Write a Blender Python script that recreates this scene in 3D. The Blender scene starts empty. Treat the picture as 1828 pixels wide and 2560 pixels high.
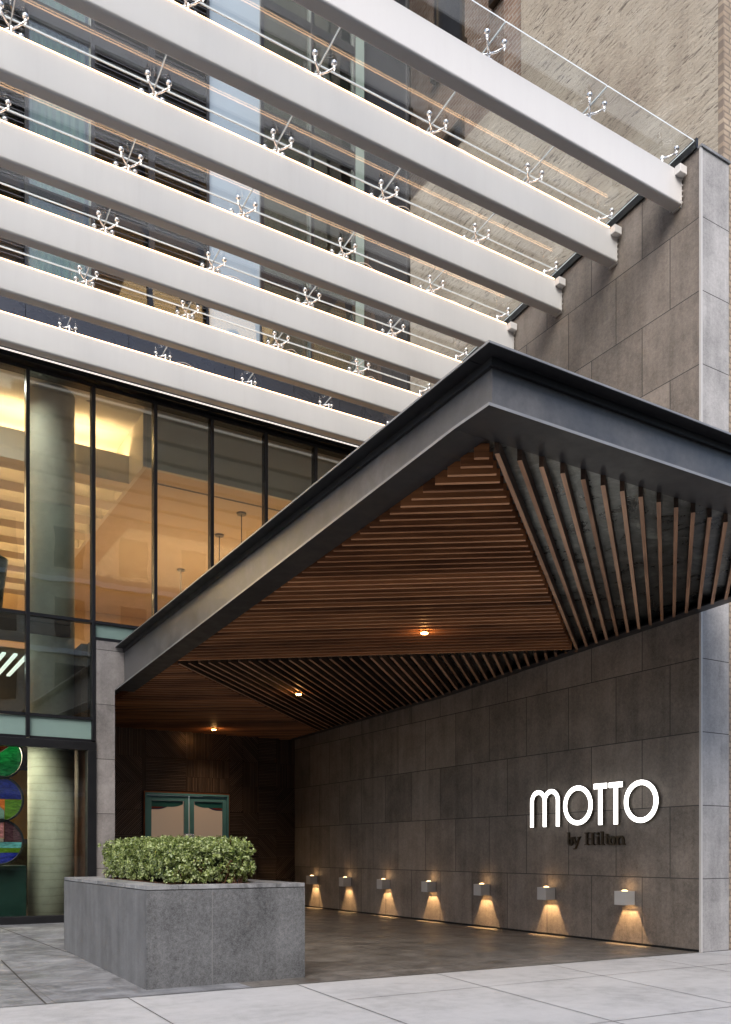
import bpy, bmesh, math, random
from mathutils import Vector, Matrix
random.seed(7)
R = math.radians
scene = bpy.context.scene
COL = scene.collection

# ------------------------------------------------------------------ mesh builder
class MB:
    def __init__(s): s.v = []; s.f = []; s.mi = []
    def add(s, vs, fs, m=0):
        o = len(s.v); s.v += [tuple(v) for v in vs]
        s.f += [tuple(i + o for i in f) for f in fs]; s.mi += [m] * len(fs)
    def box(s, x0, x1, y0, y1, z0, z1, m=0):
        if x0 > x1: x0, x1 = x1, x0
        if y0 > y1: y0, y1 = y1, y0
        if z0 > z1: z0, z1 = z1, z0
        vs = [(x0,y0,z0),(x1,y0,z0),(x1,y1,z0),(x0,y1,z0),(x0,y0,z1),(x1,y0,z1),(x1,y1,z1),(x0,y1,z1)]
        s.add(vs, [(3,2,1,0),(4,5,6,7),(0,1,5,4),(1,2,6,5),(2,3,7,6),(3,0,4,7)], m)
    def hexa(s, b, t, m=0):           # b,t: four points each, counter-clockwise seen from above
        s.add(list(b) + list(t), [(3,2,1,0),(4,5,6,7),(0,1,5,4),(1,2,6,5),(2,3,7,6),(3,0,4,7)], m)
    def prism(s, poly, axis, a0, a1, m=0):   # convex/concave outline extruded along an axis
        n = len(poly)
        def P(p, a):
            return {'x': (a, p[0], p[1]), 'y': (p[0], a, p[1]), 'z': (p[0], p[1], a)}[axis]
        s.add([P(p, a0) for p in poly] + [P(p, a1) for p in poly],
              [tuple(range(n))[::-1], tuple(range(n, 2*n))] + [(i, (i+1) % n, n+(i+1) % n, n+i) for i in range(n)], m)
    def tube(s, pts, r, n=8, m=0, caps=True, r2=None):
        pts = [Vector(p) for p in pts]; rings = []; k = len(pts)
        up = None
        for i, p in enumerate(pts):
            d = (pts[min(i+1, k-1)] - pts[max(i-1, 0)])
            if d.length < 1e-9: d = Vector((0,0,1))
            d.normalize()
            if up is None:
                up = Vector((0,0,1)) if abs(d.z) < .9 else Vector((1,0,0))
            a = d.cross(up).normalized(); b = a.cross(d).normalized(); up = b
            rr = r if r2 is None else r + (r2 - r) * i / (k - 1)
            rings.append([p + rr * (math.cos(2*math.pi*j/n) * a + math.sin(2*math.pi*j/n) * b) for j in range(n)])
        vs = [v for rg in rings for v in rg]; fs = []
        for i in range(k-1):
            for j in range(n):
                fs.append((i*n+j, i*n+(j+1) % n, (i+1)*n+(j+1) % n, (i+1)*n+j))
        if caps: fs += [tuple(range(n))[::-1], tuple(range((k-1)*n, k*n))]
        s.add(vs, fs, m)
    def lathe(s, prof, c, n=24, m=0):    # prof: (r, z)
        vs = [(c[0]+r*math.cos(2*math.pi*j/n), c[1]+r*math.sin(2*math.pi*j/n), c[2]+z) for r, z in prof for j in range(n)]
        fs = []
        for i in range(len(prof)-1):
            for j in range(n):
                fs.append((i*n+j, i*n+(j+1) % n, (i+1)*n+(j+1) % n, (i+1)*n+j))
        fs += [tuple(range(n))[::-1], tuple(range((len(prof)-1)*n, len(prof)*n))]
        s.add(vs, fs, m)
    def build(s, name, mats, parent=None, bevel=0, smooth=False, base=None):
        if not isinstance(mats, (list, tuple)): mats = [mats]
        me = bpy.data.meshes.new(name)
        off = Vector(base) if base else (Vector(parent['_w']) if parent is not None else Vector((0,0,0)))
        me.from_pydata([tuple(Vector(v) - off) for v in s.v], [], s.f)
        for m in mats: me.materials.append(m)
        for p, i in zip(me.polygons, s.mi): p.material_index = i
        bm = bmesh.new(); bm.from_mesh(me)
        bmesh.ops.recalc_face_normals(bm, faces=bm.faces)
        if bevel:
            es = [e for e in bm.edges if len(e.link_faces) == 2 and e.calc_face_angle(0) > .5]
            bmesh.ops.bevel(bm, geom=es, offset=bevel, segments=2, affect='EDGES', profile=.6)
        bm.to_mesh(me); bm.free()
        if smooth:
            for p in me.polygons: p.use_smooth = True
        o = bpy.data.objects.new(name, me); COL.objects.link(o)
        if parent is not None:
            o.parent = parent
            pw = Vector(parent['_w'])
            o['_w'] = tuple(off); o.location = off - pw
        else:
            o['_w'] = tuple(off); o.location = off
        return o

def thing(name, label, cat, loc, group=None):
    o = bpy.data.objects.new(name, None); COL.objects.link(o)
    o.location = loc; o['_w'] = tuple(float(c) for c in loc); o.empty_display_size = .2
    o['label'] = label; o['category'] = cat
    if group: o['group'] = group
    return o
def tag(o, label=None, cat=None, group=None, kind=None):
    if label: o['label'] = label
    if cat: o['category'] = cat
    if group: o['group'] = group
    if kind: o['kind'] = kind
    return o

# ------------------------------------------------------------------ materials
class NT:
    def __init__(s, name):
        s.m = bpy.data.materials.new(name); s.m.use_nodes = True
        s.t = s.m.node_tree; s.n = s.t.nodes; s.l = s.t.links
        s.b = s.n['Principled BSDF']; s.out = s.n['Material Output']
    def node(s, typ, ins=None, **kw):
        n = s.n.new(typ)
        for k, v in kw.items(): setattr(n, k, v)
        for k, v in (ins or {}).items(): s.put(n.inputs[k], v)
        return n
    def put(s, sock, v):
        if isinstance(v, bpy.types.NodeSocket): s.l.new(v, sock)
        else: sock.default_value = v
    def set(s, **kw):
        for k, v in kw.items():
            s.put(s.b.inputs[k.replace('_', ' ')], v)
        return s
    def pos(s): return s.node('ShaderNodeNewGeometry').outputs['Position']
    def mapping(s, vec, scale=(1,1,1), rot=(0,0,0), loc=(0,0,0)):
        return s.node('ShaderNodeMapping', {'Vector': vec, 'Scale': scale, 'Rotation': rot, 'Location': loc}).outputs[0]
    def noise(s, vec, scale, detail=4, rough=.55, dist=0):
        return s.node('ShaderNodeTexNoise', {'Vector': vec, 'Scale': scale, 'Detail': detail, 'Roughness': rough, 'Distortion': dist}).outputs['Fac']
    def ramp(s, fac, stops):
        n = s.node('ShaderNodeValToRGB', {'Fac': fac}); e = n.color_ramp.elements
        e[0].position, e[0].color = stops[0][0], tuple(stops[0][1]) + (1,) if len(stops[0][1]) == 3 else stops[0][1]
        e[1].position, e[1].color = stops[-1][0], tuple(stops[-1][1]) + (1,)
        for p, c in stops[1:-1]:
            x = e.new(p); x.color = tuple(c) + (1,)
        return n.outputs['Color']
    def rng(s, fac, a, b, c, d):
        return s.node('ShaderNodeMapRange', {0: fac, 1: a, 2: b, 3: c, 4: d}).outputs[0]
    def mix(s, fac, a, b, mode='MIX'):
        n = s.node('ShaderNodeMix', data_type='RGBA', blend_type=mode)
        s.put(n.inputs[0], fac); s.put(n.inputs[6], c4(a)); s.put(n.inputs[7], c4(b))
        return n.outputs[2]
    def math(s, op, a, b=0.0):
        n = s.node('ShaderNodeMath', operation=op); s.put(n.inputs[0], a); s.put(n.inputs[1], b); return n.outputs[0]
    def bump(s, h, strength=.3, dist=.01, nrm=None):
        n = s.node('ShaderNodeBump', {'Strength': strength, 'Distance': dist, 'Height': h})
        if nrm is not None: s.l.new(nrm, n.inputs['Normal'])
        return n.outputs[0]
def c4(c):
    return c if isinstance(c, bpy.types.NodeSocket) or len(c) == 4 else tuple(c) + (1,)

def plain(name, col, rough=.5, metal=0, var=.12, vs=3.0, bump=0, bs=60, spec=.5):
    t = NT(name); p = t.pos()
    n = t.noise(p, vs, 5, .6)
    c = t.mix(t.rng(n, .3, .7, 0, 1), tuple(x*(1-var) for x in col), tuple(min(1, x*(1+var)) for x in col))
    t.set(Base_Color=c, Roughness=t.rng(t.noise(p, vs*3.1, 3), .3, .7, max(.02, rough-.07), min(1, rough+.07)), Metallic=metal)
    t.b.inputs['Specular IOR Level'].default_value = spec
    if bump: t.set(Normal=t.bump(t.noise(p, bs, 3, .6), bump, .004))
    return t.m

def emis(name, col, strength):
    t = NT(name); t.set(Base_Color=c4(col), Emission_Color=c4(col), Emission_Strength=strength); return t.m

def granite(name, axis, u0, z0, w=.9, h=.9, col=(.205,.192,.18), joint=(.045,.042,.04), jw=.006, var=.16, off=.5, speck=1.0, stain=.0):
    """stone tiles; axis 'y' = wall lying along Y, 'x' = along X, 'z' = flat floor"""
    t = NT(name); p = t.pos()
    sep = t.node('ShaderNodeSeparateXYZ', {0: p})
    U = {'y': sep.outputs['Y'], 'x': sep.outputs['X'], 'z': sep.outputs['X']}[axis]
    V = sep.outputs['Y'] if axis == 'z' else sep.outputs['Z']
    cv = t.node('ShaderNodeCombineXYZ', {0: t.math('SUBTRACT', U, u0), 1: t.math('SUBTRACT', V, z0), 2: 0.0}).outputs[0]
    br = t.node('ShaderNodeTexBrick', {'Vector': cv, 'Scale': 1.0, 'Mortar Size': jw, 'Mortar Smooth': .1, 'Bias': 0.0,
                'Brick Width': w, 'Row Height': h, 'Color1': (0,0,0,1), 'Color2': (1,1,1,1), 'Mortar': (.5,.5,.5,1)}, offset=off)
    tile = t.node('ShaderNodeSeparateColor', {0: br.outputs['Color']}).outputs[0]
    fine = t.noise(p, 130, 3, .75)
    mid = t.noise(p, 26, 5, .7)
    big = t.noise(p, 2.2, 6, .62, .4)
    streak = t.noise(t.mapping(p, (7, 7, .55)), 1.0, 5, .6)
    k = t.math('ADD', t.math('MULTIPLY', t.math('SUBTRACT', fine, .5), .95*speck), t.math('MULTIPLY', t.math('SUBTRACT', mid, .5), .85*speck))
    k = t.math('ADD', k, t.math('MULTIPLY', t.math('SUBTRACT', big, .5), 1.15))
    if axis != 'z':
        k = t.math('ADD', k, t.math('MULTIPLY', t.math('SUBTRACT', streak, .5), .75))
    k = t.math('ADD', k, t.math('MULTIPLY', t.math('SUBTRACT', tile, .5), var*1.6))
    k = t.math('ADD', k, 1.0)
    c = t.mix(1.0, col, t.node('ShaderNodeCombineColor', {0: k, 1: k, 2: k}).outputs[0], 'MULTIPLY')
    c = t.mix(br.outputs['Fac'], c, joint)
    if axis == 'z' and speck > .59:
        stn = t.rng(t.noise(t.mapping(p, (1.6, .9, 1)), 1.5, 9, .74, 1.2), .45, .60, 0.0, .75)
        c = t.mix(stn, c, tuple(x*.42 for x in col))
        lt = t.rng(t.noise(t.mapping(p, (1.0, 2.6, 1), loc=(4, 9, 0)), 1.8, 9, .76, .8), .50, .66, 0.0, .6)
        c = t.mix(lt, c, tuple(min(1, x*1.9) for x in col))
    hgt = t.math('SUBTRACT', t.math('MULTIPLY', mid, .25), t.math('MULTIPLY', br.outputs['Fac'], 1.0))
    hgt = t.math('ADD', hgt, t.math('MULTIPLY', fine, .3))
    t.set(Base_Color=c, Roughness=t.rng(big, .35, .65, .30, .62) if axis == 'z' else t.rng(mid, .3, .7, .5, .78), Normal=t.bump(hgt, .55, .005))
    return t.m

def wood(name, rot, col1, col2, rough=.55):
    t = NT(name); p = t.pos()
    g = t.node('ShaderNodeNewGeometry').outputs['Random Per Island']
    v = t.mapping(p, (1, 1, 1), (0, 0, rot))
    v2 = t.mapping(v, (.9, 28, 28))
    sh = t.node('ShaderNodeVectorMath', {0: v2, 1: t.node('ShaderNodeCombineXYZ', {0: t.math('MULTIPLY', g, 91.0), 1: t.math('MULTIPLY', g, 37.0), 2: 0.0}).outputs[0]}, operation='ADD').outputs[0]
    n = t.noise(sh, 1.0, 6, .62, .5)
    n2 = t.noise(t.mapping(v, (1.6, 3, 3)), 1.0, 3, .5)
    f = t.math('ADD', t.math('MULTIPLY', n, .75), t.math('ADD', t.math('MULTIPLY', n2, .4), t.math('MULTIPLY', g, .35)))
    c = t.ramp(t.math('SUBTRACT', f, .25), [(.2, tuple(x*.42 for x in col1)), (.42, col1), (.62, col2), (.85, tuple(min(1, x*1.35) for x in col2))])
    t.set(Base_Color=c, Roughness=rough, Normal=t.bump(n, .25, .003))
    return t.m

def glass(name, tint=(1,1,1), refl=1.0, rough=0.0, wav=0.0, ior=1.5, extra=0.0):
    t = NT(name); t.n.remove(t.b)
    fr = t.node('ShaderNodeLayerWeight', {'Blend': .5})
    r0 = ((ior-1)/(ior+1))**2
    gl = t.node('ShaderNodeBsdfGlossy', {'Color': (.96, .98, 1, 1), 'Roughness': rough})
    tr = t.node('ShaderNodeBsdfTransparent', {'Color': c4(tint)})
    if wav:
        nb = t.bump(t.noise(t.mapping(t.pos(), (1, 1, .6)), 1.3, 2, .5), wav, .05)
        t.l.new(nb, gl.inputs['Normal']); t.l.new(nb, fr.inputs['Normal'])
    f = t.math('ADD', t.math('MULTIPLY', t.math('POWER', fr.outputs['Facing'], 5.0), (1-r0)*refl*.75), r0*refl+extra)
    mx = t.node('ShaderNodeMixShader', {0: f, 1: tr.outputs[0], 2: gl.outputs[0]})
    t.l.new(mx.outputs[0], t.out.inputs[0])
    return t.m

M = {}
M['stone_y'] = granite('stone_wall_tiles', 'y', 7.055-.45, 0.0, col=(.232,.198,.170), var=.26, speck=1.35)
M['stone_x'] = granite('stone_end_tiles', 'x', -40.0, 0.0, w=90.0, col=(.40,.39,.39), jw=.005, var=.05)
M['stone_pier'] = granite('stone_pier_tiles', 'x', -40.0, .095, w=90.0, h=.875, col=(.27,.25,.245), jw=.005)
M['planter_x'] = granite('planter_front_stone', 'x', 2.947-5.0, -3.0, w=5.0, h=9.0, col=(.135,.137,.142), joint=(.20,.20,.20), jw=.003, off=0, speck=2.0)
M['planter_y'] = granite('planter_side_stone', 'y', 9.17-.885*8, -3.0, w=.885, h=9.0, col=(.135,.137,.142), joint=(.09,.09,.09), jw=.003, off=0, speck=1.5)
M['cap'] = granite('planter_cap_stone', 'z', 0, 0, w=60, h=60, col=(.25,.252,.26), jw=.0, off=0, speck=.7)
M['drive'] = granite('driveway_stone', 'z', 3.9, 7.1, w=1.8, h=1.2, col=(.150,.138,.126), joint=(.06,.055,.05), jw=.006, var=.16, speck=1.3)
M['paver'] = granite('walkway_stone', 'z', -3.0, 7.3, w=1.5, h=1.0, col=(.215,.22,.235), joint=(.09,.09,.09), jw=.004, var=.12, off=0, speck=.6)
M['white'] = plain('white_painted_steel', (.74,.725,.72), .33, 0, .02, 1.5)
t = NT('beam_paint'); p = t.pos()
st = t.noise(t.mapping(p, (9, 9, .8)), 1.0, 6, .65); bl = t.noise(p, 1.1, 6, .6); du = t.noise(p, 40, 4, .7)
k_ = t.math('ADD', t.math('MULTIPLY', st, .5), t.math('ADD', t.math('MULTIPLY', bl, .35), t.math('MULTIPLY', du, .15)))
t.set(Base_Color=t.ramp(k_, [(.30, (.66,.65,.645)), (.46, (.69,.682,.68)), (.7, (.71,.705,.70))]), Roughness=t.rng(bl, .3, .7, .3, .45)); M['beamwhite'] = t.m
M['boxwhite'] = plain('white_plastic', (.72,.70,.68), .45, 0, .04)
M['steel'] = None
M['chrome'] = plain('polished_steel', (.86,.85,.84), .22, 1.0, .04, 10)
M['black'] = plain('black_metal', (.012,.012,.014), .38, .2, .2)
M['darkmetal'] = plain('dark_grey_metal', (.05,.05,.055), .4, .4, .2, 1.2)
M['frame'] = plain('anodised_dark_frame', (.022,.022,.026), .35, .5, .2)
M['led'] = emis('warm_led_strip', (1.0,.60,.32), 4.2)
M['sign'] = emis('sign_face', (1.0,.98,.93), 2.6)
M['bronze'] = plain('dark_bronze', (.10,.078,.056), .38, .7, .3, 8)
M['sconce'] = plain('brushed_grey_fixture', (.58,.565,.55), .45, .1, .04)
M['soil'] = plain('brown_mulch', (.10,.042,.02), .95, 0, .6, 60, .8, 90)
M['seal'] = plain('black_sealant', (.01,.01,.01), .6)
M['joint'] = plain('pavement_joint', (.055,.05,.045), .9, 0, .4, 6)
M['ceil'] = plain('plaster_ceiling', (.78,.74,.68), .8, 0, .03)
M['tanwall'] = plain('tan_plaster', (.66,.50,.31), .8, 0, .06)
M['greywall'] = plain('pale_grey_plaster', (.62,.62,.58), .7, 0, .05)
M['darkroom'] = plain('dark_brown_interior', (.035,.02,.014), .6, 0, .4)
M['orangewall'] = plain('ochre_plaster', (.75,.36,.05), .8, 0, .1)
M['greencab'] = plain('dark_green_cabinet', (.005,.030,.024), .4, 0, .2)
M['floorwood'] = plain('interior_floor', (.16,.10,.06), .4, 0, .2)
M['pglass'] = glass('facade_glass', (.90,.93,.88), 2.0, 0, .035, 1.52, .04)
M['dglass'] = glass('display_glass', (.92,.95,.92), 1.1, 0, .05, 1.5, .0)
M['rglass'] = glass('roof_glass', (.95,.965,.965), 1.1, 0, .02, 1.5, .03)

def steel_mat():
    t = NT('painted_dark_steel'); p = t.pos()
    big = t.noise(p, 1.7, 6, .6, .3); cl = t.noise(p, 9, 6, .65)
    f = t.math('ADD', t.math('MULTIPLY', big, .6), t.math('MULTIPLY', cl, .4))
    c = t.ramp(f, [(.34, (.060,.059,.060)), (.52, (.105,.103,.106)), (.68, (.17,.168,.173))])
    t.set(Base_Color=c, Roughness=t.rng(f, .35, .65, .28, .44), Metallic=.0, IOR=1.65, Normal=t.bump(t.noise(p, 45, 3), .06, .004))
    return t.m
M['steel'] = steel_mat()
M['shadesteel'] = plain('shaded_steel', (.020,.020,.022), .42, 0, .25, 2.0)  # same steel as the webs, with the underside shade put into its colour
M['edge'] = plain('lit_steel_edge', (.30,.30,.305), .35, .3, .15, 3)  # paler tone paints the highlight that the flange edges catch
def panel_mat():
    t = NT('soffit_steel_sheet'); p = t.pos()
    a = t.noise(t.mapping(p, (1, 1, 1)), 3.2, 6, .7, .6)
    c = t.ramp(a, [(.33, (.06,.063,.06)), (.52, (.16,.167,.16)), (.70, (.36,.38,.35))])
    t.set(Base_Color=c, Roughness=t.rng(a, .3, .7, .22, .42), Metallic=.85, Normal=t.bump(t.noise(p, 5, 4, .6), .35, .02))
    return t.m
M['panel'] = panel_mat()
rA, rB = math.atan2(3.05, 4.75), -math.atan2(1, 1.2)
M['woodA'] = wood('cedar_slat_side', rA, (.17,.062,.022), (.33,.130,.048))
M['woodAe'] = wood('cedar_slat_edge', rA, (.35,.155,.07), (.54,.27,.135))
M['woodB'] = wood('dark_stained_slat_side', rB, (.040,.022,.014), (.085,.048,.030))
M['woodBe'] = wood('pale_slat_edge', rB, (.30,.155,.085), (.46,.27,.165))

def concrete_mat(name, col, bands=False, sc=1.0, gum=False):
    t = NT(name); p = t.pos()
    big = t.noise(p, 1.1*sc, 7, .65, .3); fine = t.noise(p, 85, 3, .7); mid = t.noise(p, 8, 5, .6)
    k = t.math('ADD', t.math('MULTIPLY', big, .5), t.math('ADD', t.math('MULTIPLY', fine, .22), t.math('MULTIPLY', mid, .28)))
    c = t.ramp(k, [(.36, tuple(x*.72 for x in col)), (.5, col), (.66, tuple(x*1.14 for x in col))])
    h = t.math('ADD', fine, t.math('MULTIPLY', mid, .6))
    if gum:
        v = t.node('ShaderNodeTexVoronoi', {'Vector': t.mapping(p, (1,1,0)), 'Scale': 1.9, 'Randomness': 1.0})
        vc = t.node('ShaderNodeSeparateColor', {0: v.outputs['Color']}).outputs[0]
        spot = t.math('MULTIPLY', t.rng(v.outputs['Distance'], .020, .034, 1.0, 0.0), t.rng(vc, .55, .6, 0.0, 1.0))
        c = t.mix(t.math('MULTIPLY', spot, .55), c, tuple(x*.35 for x in col))
        stn = t.rng(t.noise(t.mapping(p, (.5, 1.3, 1)), 1.5, 7, .7, .8), .50, .72, 0.0, .38)
        c = t.mix(stn, c, tuple(x*.62 for x in col))
    if bands:
        w = t.node('ShaderNodeTexWave', {'Vector': t.mapping(p, (.25,.25,1)), 'Scale': 2.4, 'Distortion': 4.5, 'Detail': 3.0, 'Detail Scale': 1.2}, wave_type='BANDS', bands_direction='Z').outputs['Fac']
        line = t.rng(w, .0, .06, 1.0, 0.0)
        c = t.mix(t.math('MULTIPLY', line, .4), c, tuple(x*.5 for x in col))
        c = t.mix(t.math('MULTIPLY', w, .18), c, tuple(min(1, x*1.3) for x in col))
    t.set(Base_Color=c, Roughness=.75, Normal=t.bump(h, .2, .004)); return t.m
M['sidewalk'] = concrete_mat('pale_concrete_sidewalk', (.43,.43,.435), gum=True)
M['column'] = concrete_mat('board_marked_concrete', (.50,.51,.42), True)
M['column2'] = concrete_mat('cast_grey_concrete', (.40,.41,.36))
M['asphalt'] = plain('asphalt', (.05,.05,.052), .9, 0, .3, 4, .5, 120)

def rough_brick_mat():
    t = NT('painted_rough_brick'); p = t.pos()
    sep = t.node('ShaderNodeSeparateXYZ', {0: p})
    wob = t.noise(p, 1.2, 3)
    z = t.math('ADD', sep.outputs['Z'], t.math('MULTIPLY', wob, .05))
    cv = t.node('ShaderNodeCombineXYZ', {0: sep.outputs['Y'], 1: z, 2: 0.0}).outputs[0]
    br = t.node('ShaderNodeTexBrick', {'Vector': cv, 'Scale': 1.0, 'Mortar Size': .004, 'Mortar Smooth': .9, 'Brick Width': .21, 'Row Height': .072,
         'Color1': (0,0,0,1), 'Color2': (1,1,1,1)}, offset=.5)
    n1 = t.noise(t.mapping(p, (1, 1.6, 7)), 3.2, 7, .72, .7)
    n2 = t.noise(p, .8, 6, .6, .5); n3 = t.noise(p, 30, 5, .7)
    crack = t.math('MAXIMUM', t.rng(n1, .37, .43, 1.0, 0.0), t.rng(t.noise(t.mapping(p, (1, 2.4, 17)), 1.6, 5, .68, .5), .36, .42, 1.0, 0.0))
    tile = t.node('ShaderNodeSeparateColor', {0: br.outputs['Color']}).outputs[0]
    c = t.ramp(n2, [(.3, (.36,.30,.235)), (.5, (.50,.435,.345)), (.7, (.60,.54,.45))])
    c = t.mix(t.math('MULTIPLY', tile, .22), c, (.36,.30,.24))
    c = t.mix(t.math('MULTIPLY', br.outputs['Fac'], .28), c, (.22,.18,.14))
    patch = t.rng(t.noise(p, .9, 3), .35, .6, .45, 1.0)
    c = t.mix(t.math('MULTIPLY', crack, patch), c, (.12,.095,.075))
    h = t.math('SUBTRACT', t.math('ADD', t.math('MULTIPLY', n1, 1.4), t.math('MULTIPLY', n3, .3)), t.math('MULTIPLY', br.outputs['Fac'], .35))
    t.set(Base_Color=c, Roughness=.85, Normal=t.bump(h, .8, .022)); return t.m
M['cream'] = rough_brick_mat()
def brick_mat(name, axis, c1, c2, mortar, w=.21, h=.075):
    t = NT(name); p = t.pos(); sep = t.node('ShaderNodeSeparateXYZ', {0: p})
    cv = t.node('ShaderNodeCombineXYZ', {0: sep.outputs['Y' if axis == 'y' else 'X'], 1: sep.outputs['Z'], 2: 0.0}).outputs[0]
    br = t.node('ShaderNodeTexBrick', {'Vector': cv, 'Scale': 1.0, 'Mortar Size': .012, 'Mortar Smooth': .2, 'Brick Width': w, 'Row Height': h,
         'Color1': c4(c1), 'Color2': c4(c2), 'Mortar': c4(mortar)}, offset=.5)
    c = t.mix(t.rng(t.noise(p, 1.4, 6, .7), .35, .65, .0, .55), br.outputs['Color'], tuple(x*.45 for x in c1))
    t.set(Base_Color=c, Roughness=.85, Normal=t.bump(t.math('SUBTRACT', 1.0, br.outputs['Fac']), .7, .012)); return t.m
M['brick_y'] = brick_mat('brown_brick_side', 'y', (.26,.15,.10), (.38,.27,.20), (.42,.38,.33))
M['brick_x'] = brick_mat('ochre_brick_front', 'x', (.40,.31,.23), (.50,.41,.31), (.26,.21,.17))
M['opp'] = brick_mat('pale_brick_opposite', 'x', (.58,.50,.36), (.70,.62,.46), (.55,.5,.42))

# ------------------------------------------------------------------ ground
def gh(x, y):       # walk rises slightly toward the facade, left of the drive
    a = 0 if y < 7.7 else (.0125*(y-7.7) if y < 11 else .041 + .028*(y-11))
    a = min(a, .13); s = max(0, min(1, (3.75 - x)/.5)); s = s*s*(3-2*s)
    return a*s
def edge_y(x): return 7.36 - .039*(x-1.0)     # front edge of the dark stone
b = MB(); b.box(-150, 150, -150, 2.0, -.35, -.16); b.build('street', M['asphalt'])['kind'] = 'structure'
b = MB(); b.box(-150, 150, 150, 7.3, -.40, -.20)
o = b.build('ground', M['asphalt']); o['kind'] = 'structure'
b = MB()
b.prism([(-40, 2.0), (60, 2.0), (60, edge_y(60) if False else 7.0), (9.6, 7.02), (9.0, edge_y(9.0)), (-40, edge_y(-40))], 'z', -.2, 0.0)
o = b.build('sidewalk', M['sidewalk']); o['kind'] = 'structure'
b = MB(); b.box(-40, 60, 1.83, 1.997, -.2, .005); o = b.build('kerb', M['cap']); o['kind'] = 'structure'
def grid_floor(name, x0, x1, y1, mat, nx, ny, z=0.0):
    vs = []; fs = []
    for i in range(nx+1):
        x = x0 + (x1-x0)*i/nx; ys = edge_y(x)
        for j in range(ny+1):
            y = ys + (y1-ys)*j/ny
            vs.append((x, y, z + gh(x, y)))
    for i in range(nx):
        for j in range(ny):
            a = i*(ny+1)+j; fs.append((a, a+ny+1, a+ny+2, a+1))
    m = MB(); m.add(vs, fs); m.add([(x0,7.2,-.1),(x1,7.2,-.1),(x1,y1,-.1),(x0,y1,-.1)], [(0,1,2,3)])
    o = m.build(name, mat); o['kind'] = 'structure'; return o
grid_floor('driveway', 3.2, 9.02, 18.2, M['drive'], 24, 30)
grid_floor('walkway', -30, 3.2, 14.3, M['paver'], 60, 30)

def strip(mb, p, q, w, z=.004):
    p = Vector(p); q = Vector(q); d = (q-p).normalized(); n = Vector((-d.y, d.x))*w/2; k = 6
    pts = [p.lerp(q, i/k) for i in range(k+1)]
    vs = []
    for c in pts:
        for s in (-1, 1):
            e = c + n*s; vs.append((e.x, e.y, gh(e.x, e.y) + z))
    mb.add(vs, [(2*i, 2*i+1, 2*i+3, 2*i+2) for i in range(k)])
jm = MB()
for p, q in [((3.60,6.28),(9.3,6.15)), ((5.15,edge_y(5.15)),(4.45,2.0)), ((6.62,edge_y(6.6)),(5.75,2.0)), ((8.03,edge_y(8)),(7.55,4.4)),
             ((3.62,edge_y(3.6)),(3.2,2.0)), ((2.07,edge_y(2.07)),(1.9,2.0)), ((4.6,4.50),(7.9,4.36)), ((-8,4.9),(4.6,4.5)), ((.5,edge_y(.5)),(.3,2)),
             ((9.0,7.03),(9.0,6.15)), ((8.2,6.17),(9.6,6.0))]:
    strip(jm, p, q, .008)
jm.build('sidewalk_joint', M['joint'])['kind'] = 'structure'
jm = MB()
for p, q, w in [((1.52,10.3),(1.42,edge_y(1.42)),.016), ((-2,9.33),(3.9,9.13),.008), ((1.46,8.45),(2.33,8.4),.008), ((-3,8.75),(1.46,8.6),.008), ((2.0,13.9),(2.33,10.5),.012),
                ((-3,10.4),(2.3,10.2),.007), ((-4,11.6),(2.3,11.5),.007)]:
    strip(jm, p, q, w, .005)
for p, q in [((1.0,edge_y(1)+.004),(8.98,edge_y(8.98)+.004))]:
    strip(jm, p, q, .014, .006)
jm.build('walkway_joint', M['joint'])['kind'] = 'structure'

# ------------------------------------------------------------------ stone side wall (right)
def gz(y): return 9.70 - .0949*(y - 7.306) + .22      # underside of roof glass
WALL = thing('stone_side_wall', 'tall dark granite tiled wall running back beside the driveway, carrying the glowing sign', 'wall', (9.27, 7.1, 0))
m = MB()
m.prism([(7.065, .03), (14.15, .03), (14.15, gz(14.15)-.10), (7.40, gz(7.4)-.10), (7.065, 9.84)], 'x', 9.014, 9.535)
m.prism([(14.152, .03), (18.19, .03), (18.19, 4.35), (14.152, 4.35)], 'x', 9.014, 9.533)
m.build('wall_face', M['stone_y'], WALL)
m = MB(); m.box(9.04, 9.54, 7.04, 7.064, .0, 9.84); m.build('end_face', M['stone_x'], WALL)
m = MB(); m.box(9.008, 9.038, 7.035, 7.064, 0, 9.84); m.build('corner_trim', M['sconce'], WALL)
m = MB(); m.box(9.004, 9.555, 7.02, 7.41, 9.841, 9.872); m.build('coping', M['cap'], WALL)
m = MB(); m.box(9.03, 9.5, 7.08, 18.1, 0, .029); m.build('base_reveal', M['seal'], WALL)

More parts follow.
